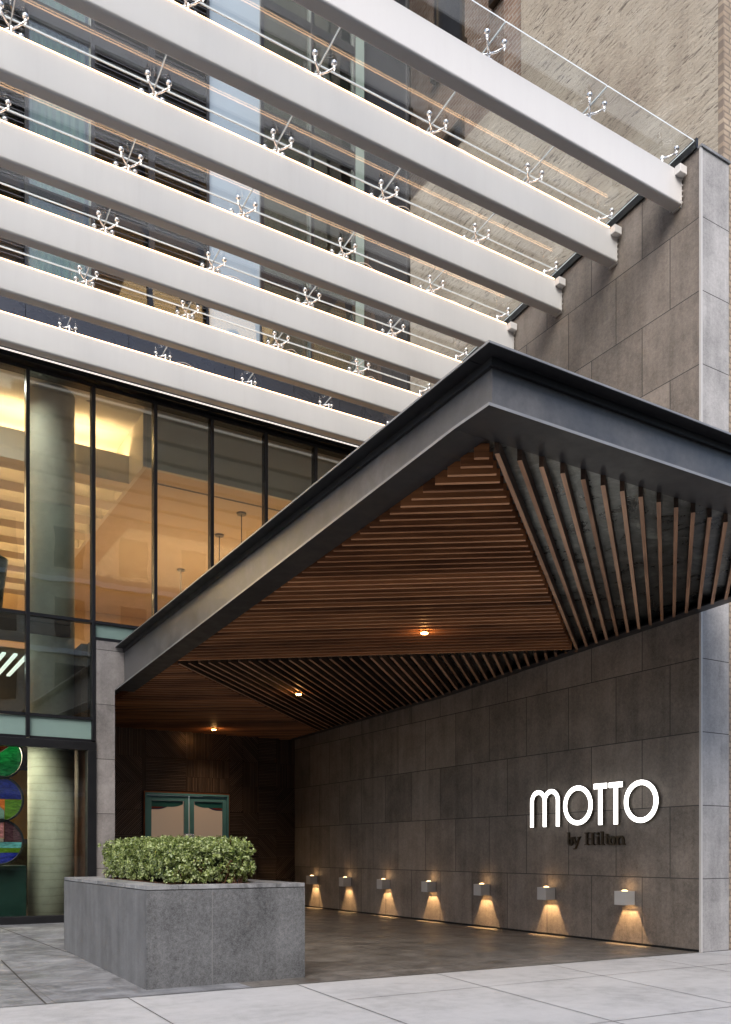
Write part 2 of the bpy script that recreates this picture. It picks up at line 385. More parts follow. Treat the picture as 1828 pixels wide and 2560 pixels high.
# ------------------------------------------------------------------ neighbour buildings
NB = thing('neighbour_building', 'tall old building with rough cream painted brick side wall rising beyond the stone wall', 'building', (12, 9, 0))
m = MB(); m.box(9.545, 20, 7.2, 10.94, -.1, 26); m.build('side_wall', M['cream'], NB)
m = MB(); m.box(9.56, 20, 10.942, 14.2, -.1, 13.97); m.build('low_rear_wall', M['cream'], NB)
m = MB(); m.box(9.62, 20, 10.945, 11.47, 13.972, 26); m.build('pilaster', M['brick_y'], NB)
m = MB(); m.box(9.5455, 20, 7.12, 7.199, -.1, 26)
m.build('front_brickwork', M['brick_x'], NB)
for x_ in (11.2, 14.0, 16.8):
    for z_ in (1.0, 4.6, 8.2, 11.8, 15.4):
        fr = MB(); fr.box(x_, x_+.07, 7.07, 7.118, z_, z_+2.1); fr.box(x_+1.13, x_+1.2, 7.07, 7.118, z_, z_+2.1); fr.box(x_+.071, x_+1.129, 7.07, 7.118, z_+2.0, z_+2.1); fr.box(x_-.1, x_+1.3, 7.02, 7.118, z_-.12, z_-.002); fr.box(x_+.071, x_+1.129, 7.075, 7.118, z_+1.0, z_+1.06)
        w = fr.build('window', M['bronze'], NB)
        g = MB(); g.box(x_+.072, x_+1.128, 7.10, 7.117, z_, z_+.999); g.box(x_+.072, x_+1.128, 7.10, 7.117, z_+1.061, z_+1.999); g.build('pane', M['darkmetal'], w)
BB = thing('brown_brick_building', 'weathered brown brick building glimpsed behind the cream wall above the glass roof', 'building', (14, 18, 0))
m = MB(); m.box(11.2, 20, 11.6, 30, -.1, 24); m.build('side_wall', M['brick_y'], BB)
for y0 in (12.6, 14.6, 16.6):
    for z0 in (14.6, 18.2):
        fr = MB(); fr.box(11.13, 11.198, y0, y0+.08, z0, z0+2); fr.box(11.13, 11.198, y0+.92, y0+1, z0, z0+2); fr.box(11.12, 11.198, y0+.081, y0+.919, z0+1.9, z0+2.0); fr.box(11.08, 11.198, y0-.08, y0+1.08, z0-.12, z0-.002)
        w = fr.build('window', M['bronze'], BB)
        g = MB(); g.box(11.17, 11.195, y0+.082, y0+.918, z0, z0+1.898); g.build('pane', M['darkmetal'], w)

# ------------------------------------------------------------------ tower over the glazed front
FY = 14.2
louv = NT('x').m
def tower():
    T = thing('tower_facade', 'dark glass and louvre clad hotel tower rising behind the glass roof', 'building', (2, FY+.5, 8.9))
    bays = [(-6.52,-5.55,'g'),(-5.5,-4.55,'l'),(-4.5,-3.55,'b'),(-3.5,-2.55,'g'),(-2.52,-1.55,'g'),(-1.5,-.55,'l'),(-.5,.42,'b'),(.48,1.42,'g'),(1.48,2.43,'l'),
            (2.49,3.43,'c'),(3.49,4.36,'l'),(4.47,5.37,'l'),(5.42,6.38,'b'),(6.44,7.38,'g'),(7.44,8.30,'g'),(8.54,9.52,'d')]
    m = MB(); m.box(-8, 9.54, FY+.25, FY+9, 8.9, 24); m.build('core', M['black'], T)
    m = MB()
    xs = [-8,-5.5,-3.5,-1.5,.48,1.98,2.45,4.05,5.9,7.05,8.0,8.55,9.54]
    for a, c in zip(xs, xs[1:]): m.box(a+.004, c-.004, FY+.05, FY+.24, 8.86, 10.02)
    m.build('base_panel', M['towerpanel'], T)
    floors = [(10.06, 11.42), (11.54, 14.15), (14.42, 16.25), (16.40, 19.2), (19.4, 23.8)]
    fm = MB(); cuts = [10.02, 11.42, 11.54, 14.15, 14.42, 16.25, 16.4, 19.2, 19.4, 23.8]
    prev = -8
    for x0, x1, k in bays:
        fm.box(prev, x0, FY, FY+.22, 10.03, 23.9); prev = x1
    fm.box(prev, 9.54, FY, FY+.22, 10.03, 23.9)
    for z0, z1 in zip(floors, floors[1:]):
        for x0, x1, k in bays:
            if k in 'gcl': fm.box(x0+.001, x1-.001, FY+.02, FY+.2, z0[1], z1[0])
    fm.build('mullion_grid', M['frame'], T)
    for x0, x1, k in bays:
        if k == 'l':
            for z0, z1 in floors:
                l = MB(); z = z0+.03
                l.box(x0, x1, FY+.14, FY+.16, z0, z1)
                while z < z1-.05:
                    l.hexa([(x0+.002,FY+.02,z),(x1-.002,FY+.02,z),(x1-.002,FY+.12,z+.045),(x0+.002,FY+.12,z+.045)],
                           [(x0+.002,FY+.02,z+.01),(x1-.002,FY+.02,z+.01),(x1-.002,FY+.12,z+.055),(x0+.002,FY+.12,z+.055)]); z += .085
                l.build('louvre_panel', M['louvre'], T)
        elif k in 'bd':
            g = MB(); g.box(x0, x1, FY+.06, FY+.09, 10.03, 23.8)
            g.build('blue_panel' if k == 'b' else 'dark_panel', M['bluepanel'] if k == 'b' else M['darkpanel'], T)
        else:
            for z0, z1 in floors:
                g = MB(); g.box(x0+.001, x1-.001, FY+.07, FY+.08, z0+.001, z1-.001)
                w = g.build('window_pane', M['tglass'], T)
                c = MB(); n = 26; dz = z1-z0
                if k == 'c':
                    vs = []
                    for i in range(n+1):
                        x = x0+.05 + (x1-x0-.1)*i/n; y = FY+.17 + .02*math.sin(i*1.7)
                        vs += [(x, y, z0+.01), (x, y, z1-.01)]
                    c.add(vs, [(2*i, 2*i+2, 2*i+3, 2*i+1) for i in range(n)])
                    c.build('curtain', M['curtain'], T)
    m = MB(); m.box(8.315, 8.50, FY-.012, FY-.001, 10.03, 23.8); m.build('pale_strip', M['palestrip'], T)
M['towerpanel'] = plain('tower_metal_panel', (.055,.057,.07), .3, .5, .12, 1)
M['softgrey'] = plain('grey_soffit_metal', (.22,.22,.225), .35, .3, .08)
M['bluepanel'] = plain('blue_glazed_panel', (.34,.41,.48), .18, .1, .05, .7)
M['darkpanel'] = plain('dark_glazed_panel', (.05,.052,.06), .12, .3, .1, .7)
M['louvre'] = plain('louvre_metal', (.085,.085,.095), .4, .4, .1)
M['tglass'] = glass('tower_glass', (.62,.72,.66), 1.5, 0, .15, 1.52, .05)
M['curtain'] = plain('pale_green_curtain', (.34,.40,.36), .9, 0, .08)
M['palestrip'] = plain('pale_green_metal', (.24,.30,.27), .4, 0, .05)
tower()

# ------------------------------------------------------------------ street front curtain wall
CW = thing('curtain_wall', 'two storey glass curtain wall with dark mullions and green spandrels, lit warm from inside', 'glass facade', (2, FY, .1))
XM = [-6.53, -5.53, -4.53, -3.53, -2.53, -1.53, -.53, .47, 1.47, 2.47, 3.463, 4.469, 5.457, 6.467, 7.459, 8.46]
for i, x in enumerate(XM):
    m = MB(); m.box(x-.028, x+.028, FY-.05, FY+.10, 3.0 if i <= 10 else 4.66, 8.64)
    m.build('mullion', M['frame'], CW, bevel=.004)
m = MB(); m.box(-8, 9.0, FY-.02, FY+.16, 8.641, 8.70); m.box(-8, 9.0, FY-.12, FY+.10, 8.72, 8.85)
m.build('header', M['black'], CW)
ST = {'transom': []}
for a, c in zip([-8]+XM, XM+[9.0]):
    x0 = a+.03; x1 = c-.03
    left = c <= 3.47
    def tr(z, t=.045):
        m = MB(); m.box(x0, x1, FY-.035, FY+.08, z-t/2, z+t/2); m.build('transom', M['frame'], CW)
    tr(4.90)
    p = MB(); p.box(x0, x1, FY+.01, FY+.03, 4.924, 8.64); p.build('pane', M['pglass'], CW)
    if left:
        tr(3.35); tr(3.0)
        p = MB(); p.box(x0, x1, FY+.01, FY+.03, 3.374, 4.876); p.build('pane', M['pglass'], CW)
        p = MB(); p.box(x0, x1, FY+.01, FY+.03, 3.023, 3.326); p.build('spandrel', M['spandrel'] if 'spandrel' in M else M.setdefault('spandrel', plain('green_back_painted_glass', (.26,.37,.34), .15, 0, .06, 1)), CW)
    else:
        tr(4.64)
        p = MB(); p.box(x0, x1, FY+.01, FY+.03, 4.664, 4.876); p.build('spandrel', M['spandrel'], CW)
# pier at the left edge of the drive
PI = thing('stone_pier', 'narrow grey granite pier between the glass front and the entrance canopy', 'pier', (3.65, FY, 0))
m = MB(); m.box(3.50, 3.80, FY-.03, FY+.06, .0, 4.615); m.box(3.505, 3.80, FY+.061, 18.18, 0, 4.615); m.box(3.8005, 3.955, FY-.03, FY+.06, 3.86, 4.615); m.build('pier_body', M['stone_pier'], PI)
# display window on the ground floor
DW = thing('display_window', 'large black framed ground floor window with stained glass discs behind it', 'window', (1, FY, .13))
m = MB()
m.box(-4.5, 3.499, FY-.07, FY+.10, 2.845, 2.975); m.box(-4.5, 3.499, FY-.07, FY+.10, .08, .245)
m.box(3.36, 3.499, FY-.07, FY+.10, .246, 2.844); m.box(-4.64, -4.5, FY-.07, FY+.10, .08, 2.975); m.box(-.6, -.5, FY-.05, FY+.10, .246, 2.844)
m.build('window_frame', M['black'], DW, bevel=.006)
for a, c in ((-4.5, -.6), (-.5, 3.36)):
    m = MB(); m.box(a+.001, c-.001, FY+.01, FY+.03, .246, 2.844); m.build('pane', M['dglass'], DW)

# ------------------------------------------------------------------ interior
IN = thing('upper_lounge', 'warmly lit double height lounge behind the upper glass, with cove lit ceiling', 'room', (2, 19, 3.1))
m = MB(); m.box(-8, 9.45, FY+.2, 25, 8.86, 8.89); m.build('ceiling', M['ceil'], IN)
m = MB(); m.box(-8, 9.45, 24.9, 25, 3.1, 8.86); m.build('back_wall', M['tanwall'], IN)
m = MB(); m.box(9.40, 9.5, FY+.2, 24.9, 4.7, 8.86); m.build('right_wall', M['tanwall'], IN)
m = MB(); m.box(-8.1, -8, FY+.2, 25, 3.1, 8.86); m.build('left_wall', M['tanwall'], IN)
m = MB(); m.box(-8, 3.45, FY+.2, 24.9, 3.05, 3.15); m.box(3.451, 9.4, FY+.2, 24.9, 4.4, 4.62); m.build('floor', M['floorwood'], IN)
m = MB(); m.box(4.51, 4.58, 15.0, 24.8, 7.93, 8.858); m.build('bulkhead_side', M['ceil'], IN)
m = MB(); m.box(4.581, 9.39, 15.0, 15.08, 7.93, 8.858); m.build('bulkhead_front', M['greywall'], IN)
m = MB(); m.box(4.582, 9.38, 15.081, 24.8, 7.931, 7.98); m.build('lower_ceiling', M['lowceil'] if 'lowceil' in M else M.setdefault('lowceil', plain('warm_lower_ceiling', (.62,.50,.36), .8, 0, .04)), IN)
m = MB(); m.box(4.9, 9.0, 15.55, 15.60, 7.924, 7.93); m.box(-3, 4.3, 14.75, 14.78, 8.852, 8.859); m.build('air_slot', M['black'], IN)
for x, y in ((3.62, 15.1), (1.2, 15.2)):
    m = MB(); m.lathe([(.05, 0), (.05, .02)], (x, y, 8.838), 16); m.build('ceiling_speaker', M['boxwhite'], IN)
m = MB(); m.box(3.35, 3.449, FY+.3, 24.8, 3.151, 4.61); m.build('mezzanine_edge', M['darkroom'], IN)
M['cove'] = emis('cove_light', (1.0,.68,.36), 32.0)
for k, y in enumerate([15.85 + .98*i for i in range(9)]):
    B = thing('cove_baffle', 'pale boxed ceiling baffle with warm cove light on top, %s from the glass' % ['first','second','third','fourth','fifth','sixth','seventh','eighth','ninth'][k], 'ceiling baffle', (-1.7, y, 7.93), 'cove lit ceiling baffles in the lounge')
    m = MB(); m.box(-7.9, 4.505, y, y+.04, 7.93, 8.44); m.box(-7.9, 4.505, y+.041, y+.40, 7.93, 7.97); m.box(-7.9, 4.505, y+.401, y+.44, 7.93, 8.44); m.build('baffle_box', M['ceil'], B)
    m = MB(); m.box(-7.8, 4.45, y+.10, y+.16, 8.30, 8.33); m.build('light_strip', M['cove'], B)
CO = thing('concrete_column', 'thick round board marked concrete column standing behind the glass', 'column', (3.02, 15.2, .1))
m = MB(); m.lathe([(.37, z) for z in [0, 3.0]], (3.02, 15.2, .0), 48); m.build('lower_shaft', M['column'], CO, smooth=False)
m = MB(); m.lathe([(.372, z) for z in [3.16, 8.855]], (3.02, 15.2, .0), 48); m.build('upper_shaft', M['column2'], CO)
for o_ in CO.children:
    for p_ in o_.data.polygons:
        if abs(p_.normal.z) < .5: p_.use_smooth = True
tp = ((6.92, 20.0), (6.86, 17.4), (6.80, 16.07))
M['pend'] = plain('pendant_grey', (.2,.19,.18), .5)
M['bulb'] = emis('pendant_bulb', (1, .7, .35), 12)
for k, (x, y) in enumerate(tp):
    P = thing('pendant_lamp', 'slim pendant lamp hanging on a long stem in the lounge, %s of three' % ['leftmost', 'middle one', 'rightmost'][k], 'pendant lamp', (x, y, 7.93), 'pendant lamps in the lounge')
    m = MB(); m.lathe([(.09, 0), (.10, .03)], (x, y, 7.895), 20); m.build('ceiling_rose', M['pend'], P)
    m = MB(); m.tube([(x, y, 7.895), (x, y, 6.6)], .009); m.build('stem', M['black'], P)
    m = MB(); m.lathe([(.05, 0), (.16, -.14), (.16, -.16)], (x, y, 6.6), 20); s_ = m.build('lamp_shade', M['pend'], P)
    m = MB(); m.lathe([(.03, 0), (.04, .05)], (x, y, 6.42), 12); m.build('bulb', M['bulb'], s_)
# drum shaped piece by the glass
m = MB(); m.lathe([(.20, 0), (.27, .08), (.30, .4), (.36, .85), (.37, .9)], (1.95, 15.0, 4.98), 32)
o = m.build('drum_planter', plain('dark_green_glaze', (.05,.07,.05), .3), smooth=True, base=(1.95, 15.0, 4.98)); tag(o, 'dark flared drum planter standing behind the glass at the left edge', 'planter pot')
m = MB(); m.box(-3, 3.2, 14.6, 16.2, 4.90, 4.975); m.box(-3, 3.2, 14.6, 14.63, 4.7, 4.89)
o = m.build('mezzanine_deck', M['darkroom'], base=(0, 15.4, 4.9)); tag(o, 'dark mezzanine deck crossing behind the glass at transom height', 'mezzanine')
m = MB(); m.box(-3, 3.3, 16.6, 16.7, 3.16, 4.88); o = m.build('reflection_screen', plain('olive_reflection_tone', (.12,.09,.05), .5, 0, .35, 2), base=(0, 16.65, 3.16)); tag(o, 'added olive brown screen standing in for dark reflections in the lower left panes', 'screen')  # added screen; its dark olive colour stands in for reflections on the panes
m = MB(); m.box(-3, 2.9, 16.56, 16.59, 3.19, 3.22); o = m.build('floor_light_strip', M['led'], base=(0, 16.57, 3.19)); tag(o, 'thin warm light line at the foot of the olive brown screen', 'light strip')
# bars of light in lower left glass
for k in range(4):
    m = MB(); m.box(1.98+k*.17, 2.035+k*.17, 14.5, 16.3, 4.30, 4.33)
    o = m.build('ceiling_light_bar', M.setdefault('barlight', emis('cool_light_bar', (.85,1,.97), .7)), base=(2.0+k*.17, 15.4, 4.3))
    tag(o, 'slim white ceiling light bar in the lower left pane, %s of four' % ['leftmost','second from left','third from left','rightmost'][k], 'light bar', 'ceiling light bars under the mezzanine')
# ground floor room
GR = thing('ground_floor_room', 'dim brown ground floor room behind the display window', 'room', (0, 17, 0))
m = MB(); m.box(-6, 3.49, 19.0, 19.1, 0, 3.0); m.build('back_wall', M['darkroom'], GR)
m = MB(); m.box(-6, 3.49, FY+.2, 19, .10, .14); m.build('floor', M['darkroom'], GR)
m = MB(); m.box(-6, 3.49, FY+.2, 19, 2.98, 3.02); m.build('ceiling', M['darkroom'], GR)
m = MB(); m.box(3.46, 3.50, FY+.2, 18.9, .14, 2.97); m.build('side_wall', plain('brown_panelling', (.10,.045,.025), .5, 0, .3), GR)
m = MB(); m.box(.6, 3.3, 18.92, 18.99, 1.5, 2.9); m.build('ochre_panel', M['orangewall'], GR)
o = MB(); o.box(.2, 2.55, 14.75, 15.05, .141, 1.02); o = o.build('green_counter', M['greencab'], base=(1.4, 14.9, .14), bevel=.01); tag(o, 'dark green low counter behind the display window below the glass discs', 'counter')

def sg(name, col):
    t = NT(name); p = t.pos()
    n = t.noise(t.mapping(p, (2.2, 1, 7), (0, .7, 0)), 3, 5, .65, 1.2)
    c = t.ramp(n, [(.3, tuple(x*.45 for x in col)), (.5, col), (.72, tuple(min(1, x*1.7+.02) for x in col))])
    d = t.node('ShaderNodeBsdfTranslucent', {'Color': c}); g = t.node('ShaderNodeBsdfGlossy', {'Roughness': .08, 'Color': (1,1,1,1)})
    df = t.node('ShaderNodeBsdfDiffuse', {'Color': c})
    m1 = t.node('ShaderNodeMixShader', {0: .45, 1: d.outputs[0], 2: df.outputs[0]})
    m2 = t.node('ShaderNodeMixShader', {0: .08, 1: m1.outputs[0], 2: g.outputs[0]})
    t.l.new(m2.outputs[0], t.out.inputs[0]); t.n.remove(t.b); return t.m
SG = {k: sg('stained_glass_'+k, c) for k, c in dict(green=(.04,.30,.13), brown=(.16,.05,.02), navy=(.02,.035,.30), orange=(.75,.25,.03), teal=(.28,.42,.38),
      lime=(.16,.32,.02), pink=(.6,.32,.35), mauve=(.13,.055,.07), white=(.5,.48,.42), cyan=(.18,.50,.56), blue=(.025,.04,.42)).items()}
def disc(cx, cz, r, regions, label):
    D = thing('stained_glass_disc', label, 'stained glass', (cx, 14.55, cz-r), 'stained glass discs in the display window')
    n = 48
    rim = MB(); vs = []; fs = []
    for i in range(n):
        a = 2*math.pi*i/n
        for rr, y in ((r, 14.53), (r+.03, 14.53), (r+.03, 14.575), (r, 14.575)):
            vs.append((cx+rr*math.cos(a), y, cz+rr*math.sin(a)))
    for i in range(n):
        j = (i+1) % n
        for q in range(4): fs.append((4*i+q, 4*i+(q+1) % 4, 4*j+(q+1) % 4, 4*j+q))
    rim.add(vs, fs); rim.build('rim', M['black'], D)
    def clip(poly, a, b_, c):        # keep a*x+b*y<=c
        out = []
        for i in range(len(poly)):
            p, q = poly[i-1], poly[i]; fp = a*p[0]+b_*p[1]-c; fq = a*q[0]+b_*q[1]-c
            if (fp <= 0) != (fq <= 0):
                t_ = fp/(fp-fq); out.append((p[0]+(q[0]-p[0])*t_, p[1]+(q[1]-p[1])*t_))
            if fq <= 0: out.append(q)
        return out
    for col, cuts in regions:
        poly = [(r*math.cos(2*math.pi*i/64), r*math.sin(2*math.pi*i/64)) for i in range(64)]
        for cu in cuts: poly = clip(poly, *cu)
        if len(poly) < 3: continue
        # shrink slightly so that dark lead lines stay between the pieces
        gx = sum(p[0] for p in poly)/len(poly); gy = sum(p[1] for p in poly)/len(poly)
        poly = [(gx+(p[0]-gx)*.975, gy+(p[1]-gy)*.975) for p in poly]
        m = MB(); m.prism([(cx+p[0], cz+p[1]) for p in poly], 'y', 14.545, 14.56); m.build('glass_piece', SG[col], D)
    ld = MB(); ld.lathe([(.006, 0), (.006, 2.95-cz-r-.03)], (cx, 14.55, cz+r+.03), 8); ld.build('hanging_rod', M['black'], D)
r = .335
for cx, first in ((2.115, True), (1.40, False), (.69, False)):
    w = '' if first else (' of the next column to the left' if cx > 1 else ' of the far left column')
    disc(cx, 2.74-.02, r, [('green', [(-.75, 1, .05)]), ('brown', [(.75, -1, -.05)])], 'round green stained glass disc with brown wedge, uppermost' + w)
    disc(cx, 2.052, r, [('navy', [(0, -1, 0)]), ('lime', [(0, 1, 0), (-1, 0, -.08)]), ('orange', [(0, 1, 0), (1, 0, .08), (-1, -1, .10)]), ('teal', [(0, 1, 0), (1, 0, .08), (1, 1, -.10)])],
         'round blue green and orange stained glass disc, middle' + w)
    disc(cx, 1.385, r, [('pink', [(0, -1, -.06), (1, 0, .07)]), ('mauve', [(0, -1, -.0), (-1, 0, -.07)]), ('white', [(0, -1, 0), (0, 1, .06), (1, 0, .07)]), ('cyan', [(0, 1, 0), (0, -1, .09)]), ('lime', [(0, 1, -.09), (0, -1, .165)]), ('blue', [(0, 1, -.165)])],
         'round pink and blue striped stained glass disc, lowest' + w)

# ------------------------------------------------------------------ recess back wall and doors
def ribs_mat(name, col):
    t = NT(name); p = t.pos(); n = t.noise(t.mapping(p, (6, 1, 6)), 2, 5)
    g = t.node('ShaderNodeNewGeometry').outputs['Random Per Island']
    c = t.mix(t.rng(g, 0, 1, 0, 1), tuple(x*.5 for x in col), tuple(x*1.5 for x in col))
    c = t.mix(t.math('MULTIPLY', n, .5), c, tuple(x*.5 for x in col))
    t.set(Base_Color=c, Roughness=.34, Metallic=.35); return t.m
M['rib'] = ribs_mat('ribbed_bronze_timber', (.15,.108,.088))
M['riback'] = plain('dark_bronze_backing', (.045,.028,.02), .4, .2, .3, 4)
BW = thing('patterned_timber_wall', 'dark bronze wall of ribbed patchwork panels at the back of the entrance', 'wall', (6.4, 18.18, 0))
m = MB(); m.box(3.80, 5.49, 18.18, 18.30, 0, 4.2); m.box(7.36, 9.014, 18.18, 18.30, 0, 4.2); m.box(5.491, 7.359, 18.18, 18.30, 2.50, 4.2); m.build('backing', M['riback'], BW)
rp = random.Random(3)
xs_ = [3.80, 4.30, 4.72, 5.44]; xr = [7.41, 7.72, 8.10, 8.55, 9.01]
cells = []
zs_l = [.02, .62, 1.12, 1.62, 2.12, 2.70, 3.25, 3.85]
for cols in (xs_, xr):
    for a, c in zip(cols, cols[1:]):
        for z0, z1 in zip(zs_l, zs_l[1:]): cells.append((a, c, z0, z1))
for a, c in zip([5.44, 5.52, 6.40, 7.0, 7.41], [5.52, 6.40, 7.0, 7.41]):
    for z0, z1 in ((2.54, 2.86), (2.86, 3.25), (3.25, 3.85)):
        if c-a > .2: cells.append((a, c, z0, z1))
rib = MB()
def tri_clip_rib(a, c, z0, z1, ang, y, sp=.034, w=.014, d=.02):
    L = math.hypot(c-a, z1-z0); cx, cz = (a+c)/2, (z0+z1)/2; dx, dz = math.cos(ang), math.sin(ang); nx, nz = -dz, dx
    k = -L/2
    while k < L/2:
        px, pz = cx+nx*k, cz+nz*k; t0, t1 = -1e9, 1e9
        for (pp, dd, lo, hi) in ((px, dx, a+.006, c-.006), (pz, dz, z0+.006, z1-.006)):
            if abs(dd) < 1e-6:
                if pp < lo or pp > hi: t0, t1 = 1, 0
                continue
            u, v = (lo-pp)/dd, (hi-pp)/dd
            if u > v: u, v = v, u
            t0 = max(t0, u); t1 = min(t1, v)
        if t1 - t0 > .04:
            p0 = (px+dx*t0, pz+dz*t0); p1 = (px+dx*t1, pz+dz*t1)
            q = [(p0[0]-nx*w/2, y, p0[1]-nz*w/2), (p1[0]-nx*w/2, y, p1[1]-nz*w/2), (p1[0]-nx*w/2, y-d, p1[1]-nz*w/2), (p0[0]-nx*w/2, y-d, p0[1]-nz*w/2)]
            q2 = [(v[0]+nx*w, v[1], v[2]+nz*w) for v in q]
            rib.hexa(q, q2)
        k += sp
for (a, c, z0, z1) in cells:
    s = rp.random()
    ang = rp.choice([0, math.pi/2, math.pi/2, math.pi/4, -math.pi/4, 0])
    tri_clip_rib(a, c, z0, z1, ang, 18.179)
rib.build('ribbed_panelling', M['rib'], BW)
DD = thing('double_door', 'teal framed double entrance door with frosted tan glass and painted valance', 'door', (6.42, 18.15, 0))
M['teal'] = plain('teal_paint', (.095,.285,.37), .4, 0, .08)
M['copper'] = plain('copper_trim', (.25,.10,.05), .4, .6)
m = MB(); m.box(5.492, 5.53, 18.10, 18.28, 0, 2.49); m.box(7.32, 7.358, 18.10, 18.28, 0, 2.49); m.box(5.531, 7.319, 18.10, 18.28, 2.45, 2.49); m.build('door_frame', M['teal'], DD)
m = MB(); m.box(5.462, 5.4915, 18.12, 18.179, 0, 2.52); m.box(7.3585, 7.39, 18.12, 18.179, 0, 2.52); m.box(5.4916, 7.358, 18.12, 18.179, 2.4905, 2.52); m.build('door_trim', M['copper'], DD)
t = NT('frosted_tan_glass'); z = t.node('ShaderNodeSeparateXYZ', {0: t.pos()}).outputs['Z']
t.set(Base_Color=(.34,.27,.21,1), Roughness=.35, Emission_Color=(1.0,.74,.55,1), Emission_Strength=.075); M['frost'] = t.m
M['lampwarm'] = emis('door_lamp', (1,.42,.16), 30)
M['valteal'] = plain('valance_teal', (.01,.12,.14), .5); M['valred'] = plain('valance_red', (.16,.02,.02), .5); M['valnavy'] = plain('valance_navy', (.03,.02,.09), .5)
for s, (a, c, g0, g1, hx) in enumerate(((5.533, 6.455, 5.635, 6.353, 6.40), (6.475, 7.318, 6.574, 7.233, 6.525))):
    m = MB()
    m.box(a, g0, 18.14, 18.19, .02, 2.44); m.box(g1, c, 18.14, 18.19, .02, 2.44); m.box(g0+.0005, g1-.0005, 18.14, 18.19, 2.33, 2.44); m.box(g0+.0005, g1-.0005, 18.14, 18.19, .02, .25)
    leaf = m.build('door_leaf', M['teal'], DD, bevel=.004)
    m = MB(); m.box(g0, g1, 18.175, 18.185, .251, 2.329); m.build('door_glass', M['frost'], leaf)
    sgn = 1 if s == 0 else -1; ox = g0 if s == 0 else g1; W_ = g1-g0
    def swag(z_flat, z_end, x_end, y, mat, name):
        pts = [(ox, 2.328)] + [(ox+sgn*W_*x_end, 2.328)]
        N = 14
        for i in range(N+1):
            q = i/N; x = x_end*(1-q)
            zz = z_flat + (z_end-z_flat)*max(0, (x-(x_end-.35))/.35)**1.8 if x > x_end-.35 else z_flat
            pts.append((ox+sgn*W_*x, zz))
        mm = MB(); mm.prism(pts, 'y', y, y+.0015); mm.build(name, mat, leaf)
    swag(2.20, 2.26, .97, 18.1715, M['valteal'], 'valance')
    swag(2.165, 2.235, .50, 18.1730, M['valred'], 'valance_band')
    swag(2.14, 2.21, .52, 18.1733+.001, M['valnavy'], 'valance_band')
    m = MB(); m.box(hx-.05, hx+.05, 18.125, 18.139, 1.25, 1.63); m.build('push_plate', M['chrome'], leaf, bevel=.003)
m = MB(); m.box(6.4555, 6.4745, 18.2, 18.21, .3, 2.3); m.build('door_gap_light', emis('gap_glow', (1, .45, .2), .6), DD)

# ------------------------------------------------------------------ entrance canopy
X0, Y0 = 3.806, 4.691
def zt(y): return 4.728 - .0189*(y-Y0)
def zl(y): return 4.284 - .0489*max(0, y-Y0-.402)
def zw(y): return 4.262 - .0445*(y-Y0) if y < 12.3 else 4.262-.0445*(12.3-Y0) - .017*(y-12.3)
XW = 9.010
CN = thing('entrance_canopy', 'large dark steel framed canopy with cedar slat soffit over the driveway', 'canopy', (6.4, 9.5, 4.2))
T_ = .018
def long_hexa(m, x0, x1, y0, y1, zb, zt_):    # box along y with sloping bottom/top
    m.hexa([(x0,y0,zb(y0)),(x1,y0,zb(y0)),(x1,y1,zb(y1)),(x0,y1,zb(y1))], [(x0,y0,zt_(y0)),(x1,y0,zt_(y0)),(x1,y1,zt_(y1)),(x0,y1,zt_(y1))])
YE = FY - .035
# steel frame: mottled grey web plates between flanges coloured near-black for their shade
zf = zl(Y0); ztp = zt(Y0)
def rim(m, x0, x1, y0, y1, zb, zt_): long_hexa(m, x0, x1, y0, y1, zb, zt_)
FB = MB(); FB.box(X0+.15, 9.06, Y0+.15, Y0+.17, zf+T_, ztp-T_); fb = FB.build('front_beam', M['steel'], CN)
m = MB(); m.box(X0+.002, 9.06, Y0+.002, Y0+.40, zf, zf+T_); m.build('bottom_flange', M['shadesteel'], fb)
m = MB(); m.box(X0+.002, 9.06, Y0+.002, Y0+.24, ztp-T_, ztp); m.box(X0+.12, 9.06, Y0+.12, Y0+.1495, ztp-.075, ztp-T_-.001); m.build('top_flange', M['shadesteel'], fb)
m = MB(); m.box(X0-.001, 9.06, Y0-.001, Y0+.0018, zf-.001, zf+T_+.002); m.build('edge_highlight', M['edge'], fb)  # thin pale strips paint the highlight along the flange edges
m = MB(); m.box(X0-.001, 9.06, Y0-.001, Y0+.0018, ztp-T_+.004, ztp+.001); m.build('edge_highlight', M['edge'], fb)
m = MB(); long_hexa(m, X0+.15, X0+.17, Y0+.172, YE, lambda y: zl(y)+T_, lambda y: zt(y)-T_); sb = m.build('side_beam', M['steel'], CN)
m = MB(); long_hexa(m, X0+.002, X0+.30, Y0+.402, YE, zl, lambda y: zl(y)+T_); m.build('bottom_flange', M['shadesteel'], sb)
m = MB(); long_hexa(m, X0+.002, X0+.24, Y0+.2405, YE, lambda y: zt(y)-T_, zt); long_hexa(m, X0+.12, X0+.1495, Y0+.15, YE, lambda y: zt(y)-.075, lambda y: zt(y)-T_-.001); m.build('top_flange', M['shadesteel'], sb)
m = MB(); long_hexa(m, X0-.001, X0+.0018, Y0+.002, Y0+.402, lambda y: zl(y)-.001, lambda y: zl(y)+T_+.002); long_hexa(m, X0-.001, X0+.0018, Y0+.402, YE, lambda y: zl(y)-.001, lambda y: zl(y)+T_+.002); m.build('edge_highlight', M['edge'], sb)
m = MB(); long_hexa(m, X0-.001, X0+.0018, Y0+.002, YE, lambda y: zt(y)-T_+.004, lambda y: zt(y)+.001); m.build('edge_highlight', M['edge'], sb)
m = MB()
long_hexa(m, 8.83, XW, Y0+.402, 12.3, zw, lambda y: zw(y)+T_); long_hexa(m, 8.83, XW, 12.3, 18.17, zw, lambda y: zw(y)+T_)
